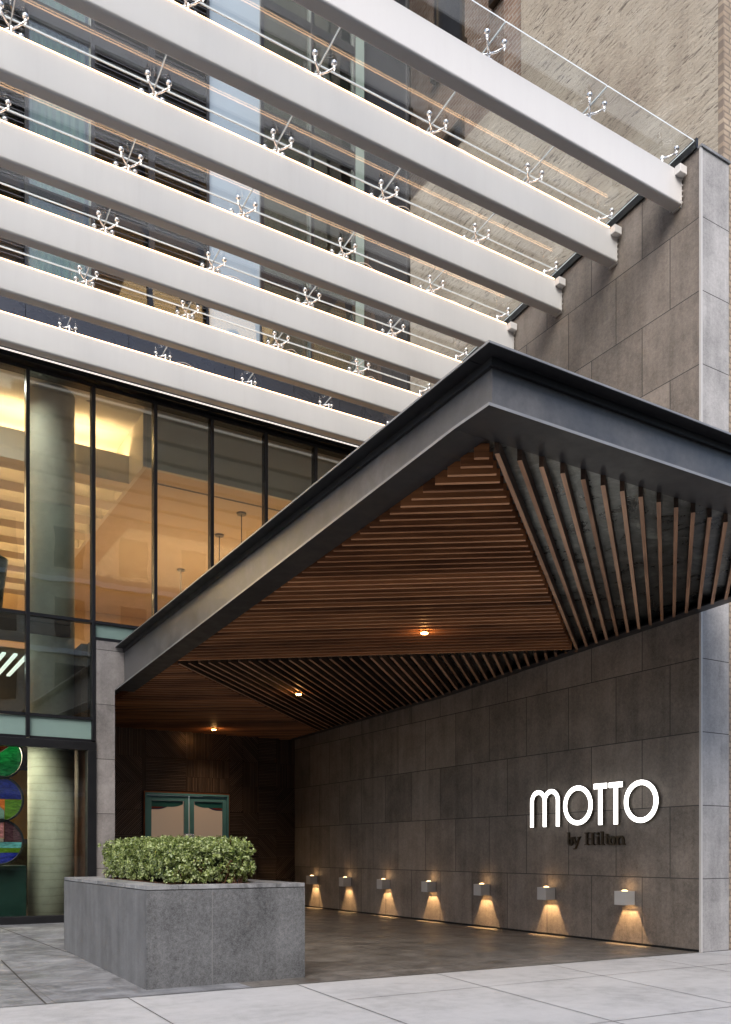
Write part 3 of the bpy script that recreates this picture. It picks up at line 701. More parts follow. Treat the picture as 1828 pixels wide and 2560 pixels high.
long_hexa(m, XW-.02, XW, Y0+.402, 12.3, lambda y: zw(y)+T_+.001, lambda y: zw(y)+.35); long_hexa(m, XW-.02, XW, 12.3, 18.17, lambda y: zw(y)+T_+.001, lambda y: zw(y)+.35)
m.build('wall_beam', M['shadesteel'], CN)
# roof deck and the left rear of the soffit
m = MB(); m.hexa([(X0+.20,Y0+.2,zt(Y0)-.05),(XW,Y0+.2,zt(Y0)-.05),(XW,YE,zt(YE)-.05),(X0+.20,YE,zt(YE)-.05)], [(X0+.20,Y0+.2,zt(Y0)-.021),(XW,Y0+.2,zt(Y0)-.021),(XW,YE,zt(YE)-.021),(X0+.20,YE,zt(YE)-.021)])
m.box(3.81, XW, FY+.08, 18.17, 4.38, 4.5); m.build('roof_deck', M['darkmetal'], CN)
P1 = Vector((4.09, 5.085)); P3 = Vector((8.84, 9.05)); P2 = Vector((4.10, 12.15)); P5 = Vector((8.84, 16.70))
SH = .105
def zbot(x, y):      # underside of slats, interpolated between left side and wall
    q = (x-4.1)/(8.84-4.1); l = zl(y) - .085*max(0, 1-(y-5.0)/4.0)**1.5 if y < 9 else zl(y)
    if y > 12.2: l = zl(12.2) - .02*(y-12.2)
    w = zw(y) - .012
    if y < 5.6: w = w - .05*(5.6-y)
    return l*(1-q) + w*q
def slat(m, p, q, w=.036):
    d = (q-p); L = d.length
    if L < .05: return
    d = d/L; n = Vector((-d.y, d.x))*w/2
    c = [p+n, p-n, q-n, q+n]
    k = 1 + int(L/1.2)
    for i in range(k):                     # one strip, subdivided along its length
        pass
    b_ = [(v.x, v.y, zbot(v.x, v.y)) for v in c]; t_ = [(v.x, v.y, zbot(v.x, v.y)+SH) for v in c]
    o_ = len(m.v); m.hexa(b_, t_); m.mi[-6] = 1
def seg_line_x(p, d, x): return p + d*((x-p.x)/d.x)
def isect(p, d, a, e):      # p+t d  with a+u e
    den = d.x*e.y - d.y*e.x; t_ = ((a.x-p.x)*e.y - (a.y-p.y)*e.x)/den; return p + d*t_
XL = 4.10
dA = (P2-P3).normalized(); dB = (P3-P1).normalized(); nA = Vector((dA.y, -dA.x)); dC = (P5-P2).normalized()
PER = .1415
# facet A: slats parallel to P3-P2, between left soffit edge and diagonal P1-P3
sA = abs(dB.cross(dA)) if hasattr(dB, 'cross') else 1
step = PER/abs(dB.x*dA.y - dB.y*dA.x); n = int((P3-P1).length/step)
m = MB()
for i in range(1, n+1):
    p = P1 + dB*(i*step); q = seg_line_x(p, dA, XL+.01)
    if q.x > p.x: continue
    slat(m, p - dA*(-.0), q)
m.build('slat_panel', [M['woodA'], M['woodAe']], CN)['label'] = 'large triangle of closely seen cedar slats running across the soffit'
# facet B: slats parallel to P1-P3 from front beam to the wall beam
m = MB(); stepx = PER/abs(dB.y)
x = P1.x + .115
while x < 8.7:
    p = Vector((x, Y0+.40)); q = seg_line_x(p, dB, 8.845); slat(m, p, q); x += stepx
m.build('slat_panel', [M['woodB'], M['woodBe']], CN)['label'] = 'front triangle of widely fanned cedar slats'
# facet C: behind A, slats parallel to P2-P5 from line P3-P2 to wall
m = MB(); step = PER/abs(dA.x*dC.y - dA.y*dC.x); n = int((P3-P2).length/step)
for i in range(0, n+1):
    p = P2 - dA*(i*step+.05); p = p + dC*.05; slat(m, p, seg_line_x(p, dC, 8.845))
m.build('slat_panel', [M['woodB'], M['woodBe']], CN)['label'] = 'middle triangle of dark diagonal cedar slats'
# facet D: rear left, slats parallel to P3-P2
m = MB(); step = PER/abs(dC.x*dA.y - dC.y*dA.x); n = int((P5-P2).length/step)
for i in range(1, n+16):
    p = P2 + dC*(i*step)
    if p.x > 8.845: p = seg_line_x(p, dA, 8.845)
    q = seg_line_x(p, dA, XL+.01 if p.y < 14.3 else 3.83)
    if q.y > 18.16: q = isect(p, dA, Vector((0, 18.16)), Vector((1, 0)))
    if p.y > 18.1: continue
    slat(m, p, q)
# first rear slats in the left corner, before the diagonal
m.build('slat_panel', [M['woodA'], M['woodAe']], CN)['label'] = 'rear triangle of cedar slats above the doors'
# steel sheet above slats
def zpan(x, y): return zbot(x, y)+SH+.004
vs = []; fs = []; NX, NY = 8, 30
for i in range(NX+1):
    for j in range(NY+1):
        x = XL-.02 + (8.99-XL+.02)*i/NX; y = Y0+.39 + (18.16-Y0-.39)*j/NY; vs.append((x, y, zpan(x, y)))
for i in range(NX):
    for j in range(NY):
        a = i*(NY+1)+j; fs.append((a, a+NY+1, a+NY+2, a+1))
m = MB(); m.add(vs, fs); m.box(3.82, 4.1, FY+.1, 18.16, 4.0, 4.02); m.build('soffit_sheet', M['panel'], CN)
# downlights
M['lamp_on'] = emis('warm_downlight', (1.0,.50,.14), 22)
for k, (x, y) in enumerate(((6.41, 9.2), (6.58, 13.12), (6.70, 17.3))):
    z = zbot(x, y)
    D = thing('canopy_downlight', 'small glowing amber downlight set between soffit slats, %s' % ['the front one nearest the street', 'the middle one of three', 'the rear one above the doors'][k], 'downlight', (x, y, z), 'amber downlights in the canopy soffit')
    m = MB(); m.lathe([(.034, 0), (.034, .09)], (x, y, z-.03), 20); m.build('housing', M['bronze'], D)
    m = MB(); m.lathe([(.040, 0), (.048, .010), (.045, .014)], (x, y, z-.046), 20); m.build('lens', M['lamp_on'], D)
    m = MB(); m.tube([(x-.085, y+.02, z-.008), (x+.085, y-.02, z-.008)], .007); m.build('mounting_bar', M['copper'], D)
    L = bpy.data.lights.new('downlight_lamp', 'SPOT'); L.energy = 45; L.color = (1, .66, .36); L.spot_size = R(115); L.spot_blend = .8; L.shadow_soft_size = .03
    lo = bpy.data.objects.new('downlight_lamp', L); COL.objects.link(lo); lo.location = (0, 0, -.06); lo.parent = D
    L = bpy.data.lights.new('downlight_spill', 'POINT'); L.energy = .9; L.color = (1, .5, .18); L.shadow_soft_size = .02
    lo = bpy.data.objects.new('downlight_spill', L); COL.objects.link(lo); lo.location = (0, 0, -.075); lo.parent = D

# ------------------------------------------------------------------ glass roof: beams, panes, fittings
BY = [7.306 + 1.0565*k for k in range(7)]; BZ = [9.70 - .1002*k for k in range(7)]
ordw = ['topmost', 'second from top', 'third from top', 'fourth from top', 'fifth from top', 'sixth from top', 'lowest']
for k in range(7):
    y, z = BY[k], BZ[k]
    B = thing('roof_beam', '%s white box beam of the glass roof, edged with warm light' % ordw[k], 'beam', (2, y+.08, z-.41), 'white beams under the glass roof')
    rc = .030; prof = [(y, z-.004), (y+.004, z), (y+.161, z), (y+.165, z-.004)]
    prof += [(y+.165-rc+rc*math.cos(a_*math.pi/12), z-.41+rc-rc*math.sin(a_*math.pi/12)) for a_ in range(7)]
    prof += [(y+rc-rc*math.sin(a_*math.pi/12), z-.41+rc-rc*math.cos(a_*math.pi/12)) for a_ in range(7)]
    m = MB(); m.prism(prof[::-1], 'x', -7, 8.965); m.build('beam_box', M['beamwhite'], B)
    m = MB(); m.box(8.966, 8.985, y-.004, y+.17, z-.40, z-.1); m.box(8.986, 9.0135, y+.02, y+.15, z-.42, z-.02); m.build('end_plate', M['boxwhite'], B)
    m = MB(); m.box(8.86, 8.985, y-.085, y-.001, z-.09, z+.012); m.build('junction_box', M['boxwhite'], B, bevel=.006)
    if k:
        m = MB(); m.tube([(-7, y-.004, z+.006), (8.84, y-.004, z+.006)], .0065, 6); m.build('light_strip', M['led'], B)
    m = MB()
    for j in range(5): m.tube([(8.99, y+.01, z-.38+j*.07), (8.99, y-.02, z-.38+j*.07)], .012, 6)
    m.build('bolt', M['chrome'], B)
GR_ = thing('glass_roof', 'sloping clear glass roof held above the white beams on steel fittings', 'glass roof', (2, 10.5, 9.6))
GX = [8.985, 7.487, 5.99, 4.49, 2.993, 1.496, 0, -1.5, -3, -4.5, -6, -7.4]
GY = [7.10] + [b_+.0825 for b_ in BY[1:6]] + [BY[6]+.36]
for i in range(len(GX)-1):
    for j in range(len(GY)-1):
        x1, x0 = GX[i]-.006, GX[i+1]+.006; y0, y1 = GY[j]+.006, GY[j+1]-.006
        if i == 0: x1 = 8.975
        m = MB(); m.hexa([(x0,y0,gz(y0)),(x1,y0,gz(y0)),(x1,y1,gz(y1)),(x0,y1,gz(y1))], [(x0,y0,gz(y0)+.016),(x1,y0,gz(y0)+.016),(x1,y1,gz(y1)+.016),(x0,y1,gz(y1)+.016)])
        m.build('pane', [M['rglass'], M['gedge'] if 'gedge' in M else M.setdefault('gedge', plain('glass_edge', (.78,.84,.86), .15, 0, .03))], GR_)
for o_ in GR_.children:
    for p_ in o_.data.polygons:
        if abs(p_.normal.z) < .5: p_.material_index = 1
M['silicone'] = plain('clear_silicone_seam', (.86,.89,.90), .3, 0, .03)
m = MB()
for x in GX[1:-1]:
    y0, y1 = GY[0]+.01, GY[-1]; m.hexa([(x-.0055,y0,gz(y0)+.001),(x+.0055,y0,gz(y0)+.001),(x+.0055,y1,gz(y1)+.001),(x-.0055,y1,gz(y1)+.001)], [(x-.0055,y0,gz(y0)+.014),(x+.0055,y0,gz(y0)+.014),(x+.0055,y1,gz(y1)+.014),(x-.0055,y1,gz(y1)+.014)])
for y in GY[1:-1]:
    for i in range(len(GX)-1):
        m.box(GX[i+1]+.0056, GX[i]-.0056, y-.0055, y+.0055, gz(y)+.001, gz(y)+.0135)
m.build('seam', M['silicone'], GR_)
m = MB(); y0, y1 = 7.08, 14.05
m.hexa([(8.977,y0,gz(y0)-.095),(9.012,y0,gz(y0)-.095),(9.012,y1,gz(y1)-.095),(8.977,y1,gz(y1)-.095)], [(8.977,y0,gz(y0)+.03),(9.012,y0,gz(y0)+.03),(9.012,y1,gz(y1)+.03),(8.977,y1,gz(y1)+.03)])
m.build('edge_channel', M['black'], GR_)
m = MB(); m.hexa([(9.0125,7.42,gz(7.42)-.098),(9.5,7.42,gz(7.42)-.098),(9.5,14.1,gz(14.1)-.098),(9.0125,14.1,gz(14.1)-.098)], [(9.0125,7.42,gz(7.42)+.06),(9.5,7.42,gz(7.42)+.14),(9.5,14.1,gz(14.1)+.14),(9.0125,14.1,gz(14.1)+.06)])
m.build('wall_flashing', plain('grey_flashing', (.20,.205,.215), .4, .3), GR_)
# lower gutter / soffit behind the last beam
GT = thing('facade_soffit', 'dark metal soffit strip between the lowest white beam and the glass front', 'soffit', (2, 14.0, 8.75))
m = MB(); m.hexa([(-7.4,13.83,8.70),(8.96,13.83,8.70),(8.96,14.07,8.86),(-7.4,14.07,8.86)], [(-7.4,13.83,8.73),(8.96,13.83,8.73),(8.96,14.07,8.89),(-7.4,14.07,8.89)]); m.build('soffit_plate', M['softgrey'], GT)
m = MB(); m.box(-7.4, 8.96, 13.835, 13.85, 8.672, 8.692); m.build('edge_strip', emis('header_light_line', (1,.93,.88), .5), GT)

def spider(arms):
    """hub at origin, base of post at z=0"""
    root = thing('spider_fitting', '', 'glass fitting', (0,0,0))
    m = MB(); m.tube([(0,0,0),(0,0,.012)], .035, 12); m.tube([(0,0,.012),(0,0,.125)], .0155, 12); m.tube([(0,0,.108),(0,0,.138)], .024, 12); m.build('post', M['chrome'], root)
    for sx, sy in arms:
        a = .118
        p = Vector((sx*a, sy*a, .150 - .0949*sy*a))
        m = MB(); m.tube([(0,0,.123), (p.x*.5, p.y*.5, .130), tuple(p)], .0145, 8, r2=.010); arm = m.build('arm', M['chrome'], root, smooth=True)
        m = MB(); m.tube([(p.x,p.y,p.z-.035),(p.x,p.y,p.z+.04)], .0075, 8); m.tube([(p.x,p.y,p.z-.010),(p.x,p.y,p.z+.012)], .0165, 12)
        m.lathe([(.018, .030), (.031, .040), (.033, .052), (.030, .064)], (p.x, p.y, p.z), 16); m.build('glass_cap', M['chrome'], arm, smooth=False)
    return root
def copy_tree(o, parent=None):
    c = o.copy(); COL.objects.link(c)
    if parent is not None: c.parent = parent
    for ch in o.children: copy_tree(ch, c)
    return c
protos = {'four': spider([(-1,-1),(1,-1),(-1,1),(1,1)]), 'back': spider([(-1,1),(1,1)]), 'end': spider([(1,-1),(1,1)])}
used = {k: False for k in protos}
SXs = [8.73, 7.487, 5.99, 4.49, 2.993, 1.496, 0.0, -1.5, -3.0]
ordx = ['nearest the stone wall', 'second from the stone wall', 'third from the stone wall', 'fourth from the stone wall', 'fifth from the stone wall', 'sixth from the stone wall', 'seventh from the stone wall', 'eighth from the stone wall', 'ninth from the stone wall']
import math as _m
def inview(x, y, z, mg=60):
    S_, C_ = _m.sin(R(31.01)), _m.cos(R(31.01)); d = x*S_+y*C_; px = 914+2186*(x*C_-y*S_)/d; py = 2132-2186*(z-1.22)/d
    return -mg < px < 1828+mg and -mg < py < 2560+mg
nm = {'four': 'four-armed', 'back': 'two-armed', 'end': 'wall-end two-armed'}
for k in range(7):
    for i, x in enumerate(SXs):
        if not inview(x, BY[k]+.08, BZ[k]+.1): continue
        kd = 'end' if i == 0 else ('back' if k == 6 else 'four')
        src = protos[kd]
        o = src if not used[kd] else copy_tree(src)
        used[kd] = True
        o.location = (x, BY[k]+.0825, BZ[k]-.001); o['group'] = 'steel spider fittings holding the roof glass'
        bn = ['the topmost white beam', 'the second white beam from the top', 'the third white beam from the top', 'the fourth white beam from the top', 'the fifth white beam from the top', 'the sixth white beam from the top', 'the lowest white beam'][k]
        o['label'] = '%s steel fitting on %s, %s' % (nm[kd], bn, ordx[i])
# loose cables on beams
cab = [(0, None), (1, 5.99), (2, 5.99), (3, 5.99), (3, 7.487), (4, 4.49), (5, 5.99), (5, 7.487), (6, 4.49), (2, 8.5), (1, 8.5)]
for k, x in cab:
    if x is None: continue
    y, z = BY[k]+.03, BZ[k]; rr = random.Random(k*10+int(x)); L_ = rr.uniform(.35, .8); h = rr.uniform(.03, .07)
    if x > 8: L_ = .25
    pts = [(x+.03+L_*t_/14, y+.02*math.sin(t_*.7), z+.008+h*math.sin(math.pi*t_/14)**.8) for t_ in range(15)]
    m = MB(); m.tube(pts, .0035, 6); o = m.build('lighting_cable', M['boxwhite'], base=(x, y, z), smooth=True)
    tag(o, 'thin white cable loop on %s, %s' % (['top beam','second beam down','third beam down','fourth beam down','fifth beam down','sixth beam down','lowest beam'][k], ordx[0] if x > 8 else ordx[SXs.index(x)]), 'cable', 'loose cables on the white beams')

# ------------------------------------------------------------------ wall sconces
SY = [8.16, 9.66, 11.17, 12.66, 14.16, 15.64, 17.12]
ords = ['nearest the street', 'second from the street', 'third from the street', 'fourth from the street', 'fifth from the street', 'second from the doors', 'nearest the doors']
M['scglow'] = emis('sconce_lens', (1.0,.66,.32), 2.5)
M['scdark'] = plain('sconce_inside', (.03,.03,.03), .8)
s0 = None
def mk_sconce():
    S_ = thing('wall_light', '', 'wall light', (0,0,0))
    x1, x0, hy, h = -.012, -.195, .092, .182   # wall at x=0
    t_ = .006
    m = MB()
    m.box(x0, x0+t_, -hy, hy, 0, h); m.box(x1-t_, x1, -hy, hy, 0, h)
    m.box(x0+t_, x1-t_, -hy, -hy+t_, 0, h); m.box(x0+t_, x1-t_, hy-t_, hy, 0, h)
    # bottom with square aperture, wall side .034 to .112 from wall, half width .060
    a0, a1, w = -.038, -.112, .078
    m.box(x0+t_, a1, -hy+t_, hy-t_, 0.012, .018); m.box(a0, x1-t_, -hy+t_, hy-t_, .012, .018); m.box(a1, a0, -hy+t_, -w, .012, .018); m.box(a1, a0, w, hy-t_, .012, .018)
    m.box(x0+t_, x1-t_, -hy+t_, hy-t_, h-.006, h)
    m.build('housing', M['sconce'], S_)
    m = MB(); m.box(-.012, 0, -.08, .08, .01, h-.01); m.build('back_plate', M['black'], S_)
    m = MB(); m.lathe([(.040, 0), (.038, .006), (.028, .014), (.01, .017)], (-.10, 0, h+.0005), 24); m.build('top_lens', M['scglow'], S_, smooth=True)
    return S_
for k, y in enumerate(SY):
    if s0 is None: o = s0 = mk_sconce()
    else: o = copy_tree(s0)
    o.location = (9.013, y, .53); o['group'] = 'cube wall lights along the stone wall'
    o['label'] = 'small grey cube wall light throwing a warm beam down the wall, %s' % ords[k]
for k, y in enumerate(SY):
    L = bpy.data.lights.new('sconce_lamp', 'POINT'); L.energy = 44; L.color = (1, .60, .26); L.shadow_soft_size = .004
    lo = bpy.data.objects.new('sconce_lamp', L); COL.objects.link(lo); lo.location = (9.013-.098, y, .53+.166)
    L = bpy.data.lights.new('sconce_uplight', 'POINT'); L.energy = .25; L.color = (1, .62, .3); L.shadow_soft_size = .03
    lo = bpy.data.objects.new('sconce_uplight', L); COL.objects.link(lo); lo.location = (9.013-.10, y, .53+.25)

# ------------------------------------------------------------------ signs
def ribbon(m, pts, w, x0, x1, closed=False):
    """flat ribbon in (u, z), u to the reader's right = -Y"""
    n = len(pts); L = []; Rr = []
    P = [Vector(p) for p in pts]
    for i in range(n):
        a = P[(i-1) % n] if closed or i else P[i]; c = P[(i+1) % n] if closed or i < n-1 else P[i]
        d = (c-a).normalized(); nn = Vector((-d.y, d.x))*w/2; L.append(P[i]+nn); Rr.append(P[i]-nn)
    def W(p, x): return (x, -p.x, p.y)
    vs = []
    for i in range(n): vs += [W(L[i], x0), W(Rr[i], x0), W(Rr[i], x1), W(L[i], x1)]
    fs = []
    for i in range(n if closed else n-1):
        j = (i+1) % n
        for q in range(4): fs.append((4*i+q, 4*i+(q+1) % 4, 4*j+(q+1) % 4, 4*j+q))
    if not closed: fs += [(0,1,2,3), (4*n-1, 4*n-2, 4*n-3, 4*n-4)]
    m.add(vs, fs)
def arc(cx, cz, rx, rz, a0, a1, n=28): return [(cx+rx*math.cos(R(a0+(a1-a0)*i/n)), cz+rz*math.sin(R(a0+(a1-a0)*i/n))) for i in range(n+1)]
SGN = thing('illuminated_sign', 'glowing white sign letters reading mOTTO on the dark stone wall', 'sign', (9.0, 8.83, 1.6))
SGN['label'] = 'glowing white standoff letters spelling MOTTO on the stone wall'
xa, xb = 8.935, 8.945
def letter(paths):
    m = MB(); hm = MB()
    for q, (pts, w, cl) in enumerate(paths):
        ribbon(m, pts, w, xa - .0006*q, xb, cl); ribbon(hm, pts, w*.96, xb+.001, xb+.028, cl)
    l = m.build('letter', M['sign'], SGN)
    hm.build('letter_back', M['bronze'], l)
    ps = MB()
    for pts, w, cl in paths:
        for idx in (1, len(pts)//2): 
            p = pts[idx if idx < len(pts) else 0]; ps.tube([(xb+.029, -p[0], p[1]), (9.013, -p[0], p[1])], .006, 6)
    ps.build('standoff_pin', M['chrome'], l)
w = .063; b0 = 1.603
# m
u1, u2, u3 = -10.002, -9.724, -9.448; ra = (u2-u1)/2
topc = 2.150 - w/2 - ra
letter([([(u1, b0)] + [(u1, b0+.1*i) for i in range(1, 4)] + arc((u1+u2)/2, topc, ra, ra, 180, 0)[0:] , w, False),
        (arc((u2+u3)/2, topc, ra, ra, 180, 0) + [(u3, b0+.3), (u3, b0+.2), (u3, b0)], w, False),
        ([(u2, b0), (u2, b0+.2), (u2, topc+.05)], w, False)])
letter([(arc(-9.049, 1.889, .249, .247, 0, 360, 48)[:-1], w, True)])
def Tee(c, l, r_): letter([([(c, b0), (c, b0+.2), (c, 2.168-.071)], w+.004, False), ([(l, 2.134), ((l+r_)/2, 2.134), (r_, 2.134)], .070, False)])
Tee(-8.619, -8.738, -8.502); Tee(-8.342, -8.459, -8.226)
letter([(arc(-7.912, 1.889, .249, .247, 0, 360, 48)[:-1], w, True)])
L = bpy.data.lights.new('sign_halo', 'AREA'); L.shape = 'RECTANGLE'; L.size = 2.4; L.size_y = .5; L.energy = .0
# by Hilton
SG2 = thing('bronze_lettering', 'small dark bronze serif letters reading by Hilton below the glowing sign', 'sign', (9.0, 8.75, 1.3))
SG2['label'] = 'small dark bronze serif lettering mounted below the glowing white sign'
q0, q1 = 8.972, 9.0; H_ = .165; zb_ = 1.328
def L2(paths):
    m = MB()
    for q, (pts, ww, cl) in enumerate(paths): ribbon(m, [(p[0], zb_+p[1]) for p in pts], ww, q0-.0005*q, q1, cl)
    m.build('letter', M['bronze'], SG2)
def sf(c, z, w_=.075): return ([(c-w_/2, z), (c, z), (c+w_/2, z)], .014, False)
sw = .030
def stem(c, z0, z1): return ([(c, z0), (c, (z0+z1)/2), (c, z1)], sw, False)
u = -9.30
L2([stem(u+.03, .007, H_+.01), sf(u+.02, H_+.012, .045), (arc(u+.065, .055, .040, .050, 0, 360, 24)[:-1], .026, True)])
u = -9.165
L2([([(u-.01, .108), (u+.02, .05), (u+.045, .0)], .030, False), ([(u+.10, .108), (u+.06, .02), (u+.03, -.045), (u-.005, -.055)], .016, False), sf(u-.008, .112, .06), sf(u+.10, .112, .05)])
u = -8.95
L2([stem(u+.035, .007, H_), stem(u+.145, .007, H_), sf(u+.035, .006), sf(u+.145, .006), sf(u+.035, H_+.003), sf(u+.145, H_+.003), ([(u+.05, .085), (u+.09, .085), (u+.13, .085)], .018, False)])
u = -8.735
L2([stem(u+.03, .007, .11), sf(u+.03, .006, .07), sf(u+.02, .11, .045), (arc(u+.03, .155, .010, .010, 0, 360, 12)[:-1], .020, True)])
u = -8.65
L2([stem(u+.025, .007, H_+.01), sf(u+.025, .006, .07), sf(u+.015, H_+.012, .045)])
u = -8.575
L2([stem(u+.035, .02, .15), ([(u+.0, .108), (u+.035, .108), (u+.075, .108)], .016, False), ([(u+.035, .02), (u+.05, .008), (u+.08, .012)], .018, False)])
L2([(arc(-8.445, .057, .042, .050, 0, 360, 24)[:-1], .030, True)])
u = -8.375
L2([stem(u+.03, .007, .11), stem(u+.125, .007, .075), sf(u+.03, .006, .065), sf(u+.125, .006, .065), sf(u+.018, .11, .045), (arc(u+.082, .070, .042, .040, 165, 0, 12), .026, False)])

# ------------------------------------------------------------------ planter and hedge
PL = thing('stone_planter', 'long rectangular grey granite planter standing in front of the entrance', 'planter', (3.12, 9.3, 0))
px0, px1, py0, py1, pt = 2.329, 3.906, 7.65, 10.98, .925
for ya in (py0, py1-.05):
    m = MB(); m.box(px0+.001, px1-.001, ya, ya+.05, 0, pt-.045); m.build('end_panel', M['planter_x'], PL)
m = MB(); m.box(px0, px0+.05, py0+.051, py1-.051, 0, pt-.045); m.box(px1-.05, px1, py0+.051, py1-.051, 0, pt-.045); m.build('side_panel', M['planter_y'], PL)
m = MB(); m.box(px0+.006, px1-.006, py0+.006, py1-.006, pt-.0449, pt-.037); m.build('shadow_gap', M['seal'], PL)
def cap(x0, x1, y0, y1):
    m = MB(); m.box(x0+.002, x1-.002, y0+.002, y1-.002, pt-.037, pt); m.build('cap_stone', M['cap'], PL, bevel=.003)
cw = .30
ysp = [py0, py0+cw, 8.30, 9.17, 10.05, py1-cw, py1]
for a, c in zip(ysp[1:-2], ysp[2:-1]): cap(px0, px0+cw, a, c); cap(px1-cw, px1, a, c)
cap(px0, px0+cw, py0, ysp[1]); cap(px0+cw, px1-.02, py0, ysp[1]) if False else None
cap(px0+cw, px1-cw, py0, py0+.22); cap(px1-cw, px1, py0, ysp[1]); cap(px0, px0+cw, ysp[-2], py1); cap(px1-cw, px1, ysp[-2], py1); cap(px0+cw, px1-cw, ysp[-2], py1)
vs = []; fs = []; nx, ny = 24, 50; rs = random.Random(5)
for i in range(nx+1):
    for j in range(ny+1):
        vs.append((px0+cw-.01+(px1-px0-2*cw+.02)*i/nx, py0+.215+(py1-py0-cw-.2)*j/ny, pt-.028+rs.random()*.022))
for i in range(nx):
    for j in range(ny): a = i*(ny+1)+j; fs.append((a, a+ny+1, a+ny+2, a+1))
m = MB(); m.add(vs, fs); m.build('soil', M['soil'], PL)

t = NT('hedge_leaf'); g = t.node('ShaderNodeNewGeometry').outputs['Random Per Island']
n_ = t.noise(t.pos(), 5.5, 4, .6)
c = t.ramp(t.math('ADD', t.math('MULTIPLY', g, .55), t.math('MULTIPLY', n_, .5)), [(.15, (.03,.055,.012)), (.36, (.09,.135,.028)), (.55, (.26,.32,.085)), (.76, (.48,.56,.27)), (.93, (.62,.72,.55))])
t.set(Base_Color=c, Roughness=.30); t.b.inputs['Subsurface Weight'].default_value = 0
tl = t.node('ShaderNodeBsdfTranslucent', {'Color': t.mix(.5, c, (.25,.38,.04))}); mx = t.node('ShaderNodeMixShader', {0: .22, 1: t.b.outputs[0], 2: tl.outputs[0]})
t.l.new(mx.outputs[0], t.out.inputs[0]); M['leaf'] = t.m
HG = thing('clipped_hedge', 'low clipped boxwood hedge with pale green leaves growing in the stone planter', 'hedge', (3.18, 9.4, .92))
hx0, hx1, hy0, hy1, hz0, hz1 = 2.72, 3.60, 8.20, 10.72, .93, 1.34
rh = random.Random(11)
def bumpf(a, b_): return .5*math.sin(a*9.1+b_*4.3)+.5*math.sin(a*17.7-b_*13.1+1.3)+.6*math.sin(b_*23+a*5)
m = MB(); cnt = 0
def leaf(m, c, nrm, s):
    t1 = nrm.cross(Vector((rh.uniform(-1,1), rh.uniform(-1,1), rh.uniform(-1,1)))).normalized(); t2 = nrm.cross(t1)
    l, w_ = s, s*.62
    pts = [c - t1*l*.5, c + t2*w_*.5 + nrm*w_*.16, c + t1*l*.5 - nrm*l*.1, c - t2*w_*.5 + nrm*w_*.16, c]
    m.add([tuple(p) for p in pts], [(0, 1, 4), (1, 2, 4), (2, 3, 4), (3, 0, 4)])
C0 = Vector(((hx0+hx1)/2, (hy0+hy1)/2, (hz0+hz1)/2)); Hd = Vector(((hx1-hx0)/2, (hy1-hy0)/2, (hz1-hz0)/2))
clusters = 2900
for i in range(clusters):
    f = rh.random()
    a, b_ = rh.uniform(-1, 1), rh.uniform(-1, 1)
    # choose a face by area: top, front/back, left/right
    if f < .34: p = Vector((a, b_, 1)); nr = Vector((0,0,1))
    elif f < .50: p = Vector((a, -1, b_)); nr = Vector((0,-1,0))
    elif f < .60: p = Vector((a, 1, b_)); nr = Vector((0,1,0))
    elif f < .84: p = Vector((-1, a, b_)); nr = Vector((-1,0,0))
    else: p = Vector((1, a, b_)); nr = Vector((1,0,0))
    # superellipsoid-like rounding
    q = Vector((p.x, p.y, p.z*(1-.08*max(abs(p.x), abs(p.y))**14)))
    if p.z < -.6: q.x *= .93; q.y *= .98
    w0 = Vector((C0.x+q.x*Hd.x, C0.y+q.y*Hd.y, C0.z+q.z*Hd.z))
    bz = bumpf(w0.x+w0.z*.7, w0.y+w0.z*.4)*.028 + max(-.05, min(.035, rh.gauss(0, .022)))
    depth = rh.random()**1.6*.13
    c = w0 + nr*(bz - depth)
    base_n = (nr + Vector((rh.gauss(0,.5), rh.gauss(0,.5), rh.gauss(0,.5)+.35))).normalized()
    for j in range(9):
        an = 2.4*j; tl_ = base_n.orthogonal().normalized(); t2_ = base_n.cross(tl_)
        off = (tl_*math.cos(an) + t2_*math.sin(an))*rh.uniform(.008, .030)
        nn = (base_n + off*28*rh.uniform(.3, 1)).normalized()
        leaf(m, c+off+base_n*rh.uniform(-.018, .014), nn, rh.uniform(.022, .038)); cnt += 1
for i in range(500):      # sprigs breaking the outline
    a, b_ = rh.uniform(-1, 1), rh.uniform(-1, 1)
    w0 = Vector((C0.x+a*Hd.x*.97, C0.y+b_*Hd.y*.97, hz1+.01)); h = rh.uniform(.0, .055)
    for j in range(6):
        nn = Vector((rh.gauss(0,1), rh.gauss(0,1), rh.gauss(0,.6)+.8)).normalized()
        leaf(m, w0+Vector((rh.gauss(0,.012), rh.gauss(0,.012), h*j/6)), nn, rh.uniform(.018, .028))
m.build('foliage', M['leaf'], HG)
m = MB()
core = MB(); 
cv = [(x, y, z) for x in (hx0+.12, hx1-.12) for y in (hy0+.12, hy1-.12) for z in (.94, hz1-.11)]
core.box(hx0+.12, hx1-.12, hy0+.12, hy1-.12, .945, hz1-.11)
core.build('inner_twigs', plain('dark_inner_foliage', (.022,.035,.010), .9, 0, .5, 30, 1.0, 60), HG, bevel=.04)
for i in range(60):
    x, y = rh.uniform(hx0+.08, hx1-.08), rh.choice([rh.uniform(hy0+.06, hy1-.06), hy0+.08])
    m.tube([(x, y, .90), (x+rh.gauss(0,.02), y+rh.gauss(0,.02), 1.0), (x+rh.gauss(0,.05), y+rh.gauss(0,.05), 1.15)], .006, 5, r2=.003)
m.build('stem', M['soil'], HG)

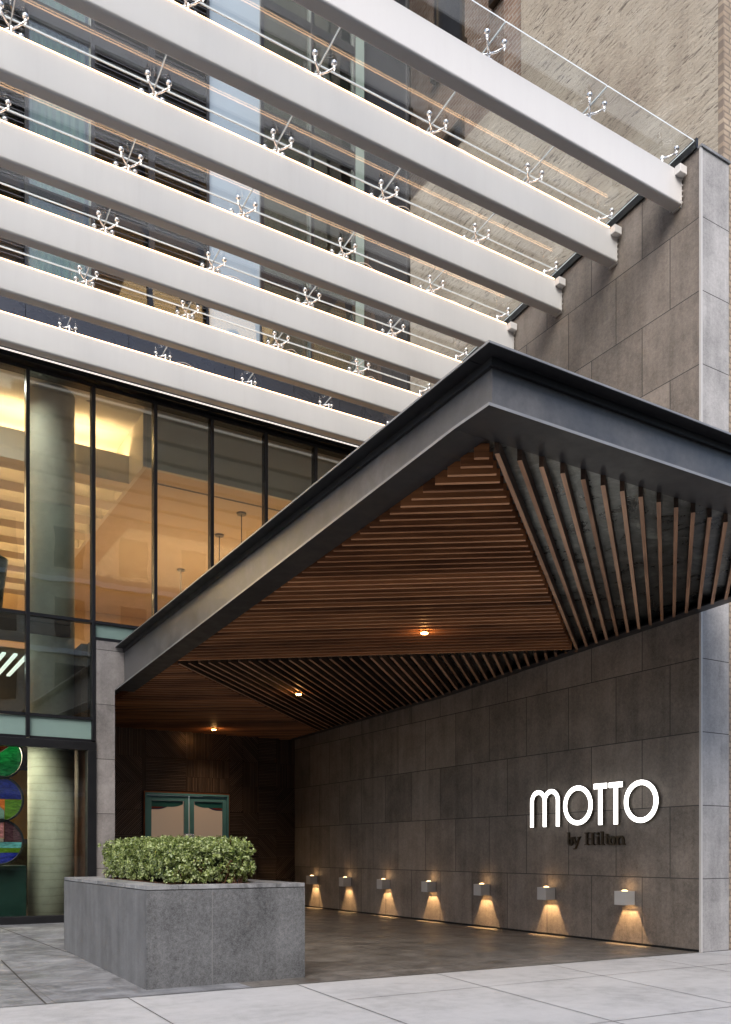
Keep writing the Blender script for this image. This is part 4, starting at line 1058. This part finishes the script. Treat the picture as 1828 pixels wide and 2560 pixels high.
# ------------------------------------------------------------------ street behind the camera (seen only in reflections)
OP = thing('opposite_building', 'pale brick building across the street, seen only as reflections', 'building', (0, -18, 0))
m = MB(); m.box(-40, 22, -30, -19, -.2, 20); m.box(22.001, 60, -30, -19, -.2, 6.5); m.build('front_wall', M['opp'], OP)
m = MB(); m.box(-40.3, 22.3, -30, -18.7, 20.001, 20.5)
for z in (4.2, 8.0, 11.6, 15.4): m.box(-40, 22, -18.999, -18.8, z, z+.25)
m.build('cornice', M['ceil'], OP)
m = MB()
for i in range(18):
    for z in (1, 5.2, 9.0, 12.5, 16.2):
        x = -38+i*3.4; m.box(x, x+1.5, -18.998, -18.95, z, z+2.1)
m.build('windows', M['darkpanel'], OP)

# ------------------------------------------------------------------ lights inside
def area(name, loc, size, energy, col, rot=(0,0,0), sy=None):
    L = bpy.data.lights.new(name, 'AREA'); L.energy = energy; L.color = col; L.size = size
    if sy: L.shape = 'RECTANGLE'; L.size_y = sy
    o = bpy.data.objects.new(name, L); COL.objects.link(o); o.location = loc; o.rotation_euler = rot; return o
area('column_fill', (2.15, 14.62, 8.6), .35, 12, (1, .95, .86))  # added lamp without a fixture, brightens the upper column
area('lounge_lamp', (-1, 19.5, 7.85), 6, 330, (1, .68, .38))
area('lounge_lamp_right', (6.8, 19.5, 7.85), 3.5, 200, (1, .68, .38))
area('lounge_uplight', (6.8, 18.5, 4.8), 3.5, 60, (1, .62, .32), (math.pi, 0, 0))
area('window_lamp', (1.6, 16.6, 2.9), 1.6, 110, (1, .85, .6), (R(-30), 0, 0))
area('column_lamp', (2.3, 14.75, 2.95), .4, 6, (1, .95, .75), (R(10), 0, 0))

# ------------------------------------------------------------------ sky, sun, camera
W = bpy.data.worlds.new('World'); scene.world = W; W.use_nodes = True
nt = W.node_tree; bg = nt.nodes['Background']
sky = nt.nodes.new('ShaderNodeTexSky'); sky.sky_type = 'NISHITA'; sky.sun_disc = False
EL, AZ = 45, 214
sky.sun_elevation = R(EL); sky.sun_rotation = R(AZ); sky.air_density = 1.0; sky.dust_density = 3.0; sky.ozone_density = 1.0
nt.links.new(sky.outputs[0], bg.inputs[0]); bg.inputs[1].default_value = .15
sun = bpy.data.lights.new('sun', 'SUN'); sun.energy = 1.5; sun.angle = R(45); sun.color = (1, .96, .90)
so = bpy.data.objects.new('sun', sun); COL.objects.link(so)
d = Vector((math.sin(R(AZ))*math.cos(R(EL)), math.cos(R(AZ))*math.cos(R(EL)), math.sin(R(EL))))
so.rotation_euler = d.to_track_quat('Z', 'Y').to_euler(); so.location = (0, -5, 30)
cam = bpy.data.cameras.new('camera'); co = bpy.data.objects.new('camera', cam); COL.objects.link(co)
co.location = (0, 0, 1.22); co.rotation_euler = (R(90), 0, R(-31.01))
cam.sensor_fit = 'HORIZONTAL'; cam.sensor_width = 36; cam.lens = 36*2186/1828; cam.shift_y = 852/1828; cam.clip_end = 500; cam.clip_start = .05
scene.camera = co
vs_ = scene.view_settings; vs_.view_transform = 'Standard'; vs_.look = 'None'; vs_.gamma = 1; vs_.exposure = 0.84
scene.cycles.max_bounces = 10; scene.cycles.transparent_max_bounces = 16; scene.cycles.diffuse_bounces = 4; scene.cycles.glossy_bounces = 4
scene.cycles.caustics_reflective = False; scene.cycles.sample_clamp_indirect = 6
for o in bpy.data.objects:
    if '_w' in o: del o['_w']
for mm_ in [x for x in bpy.data.materials if x.users == 0]: bpy.data.materials.remove(mm_)
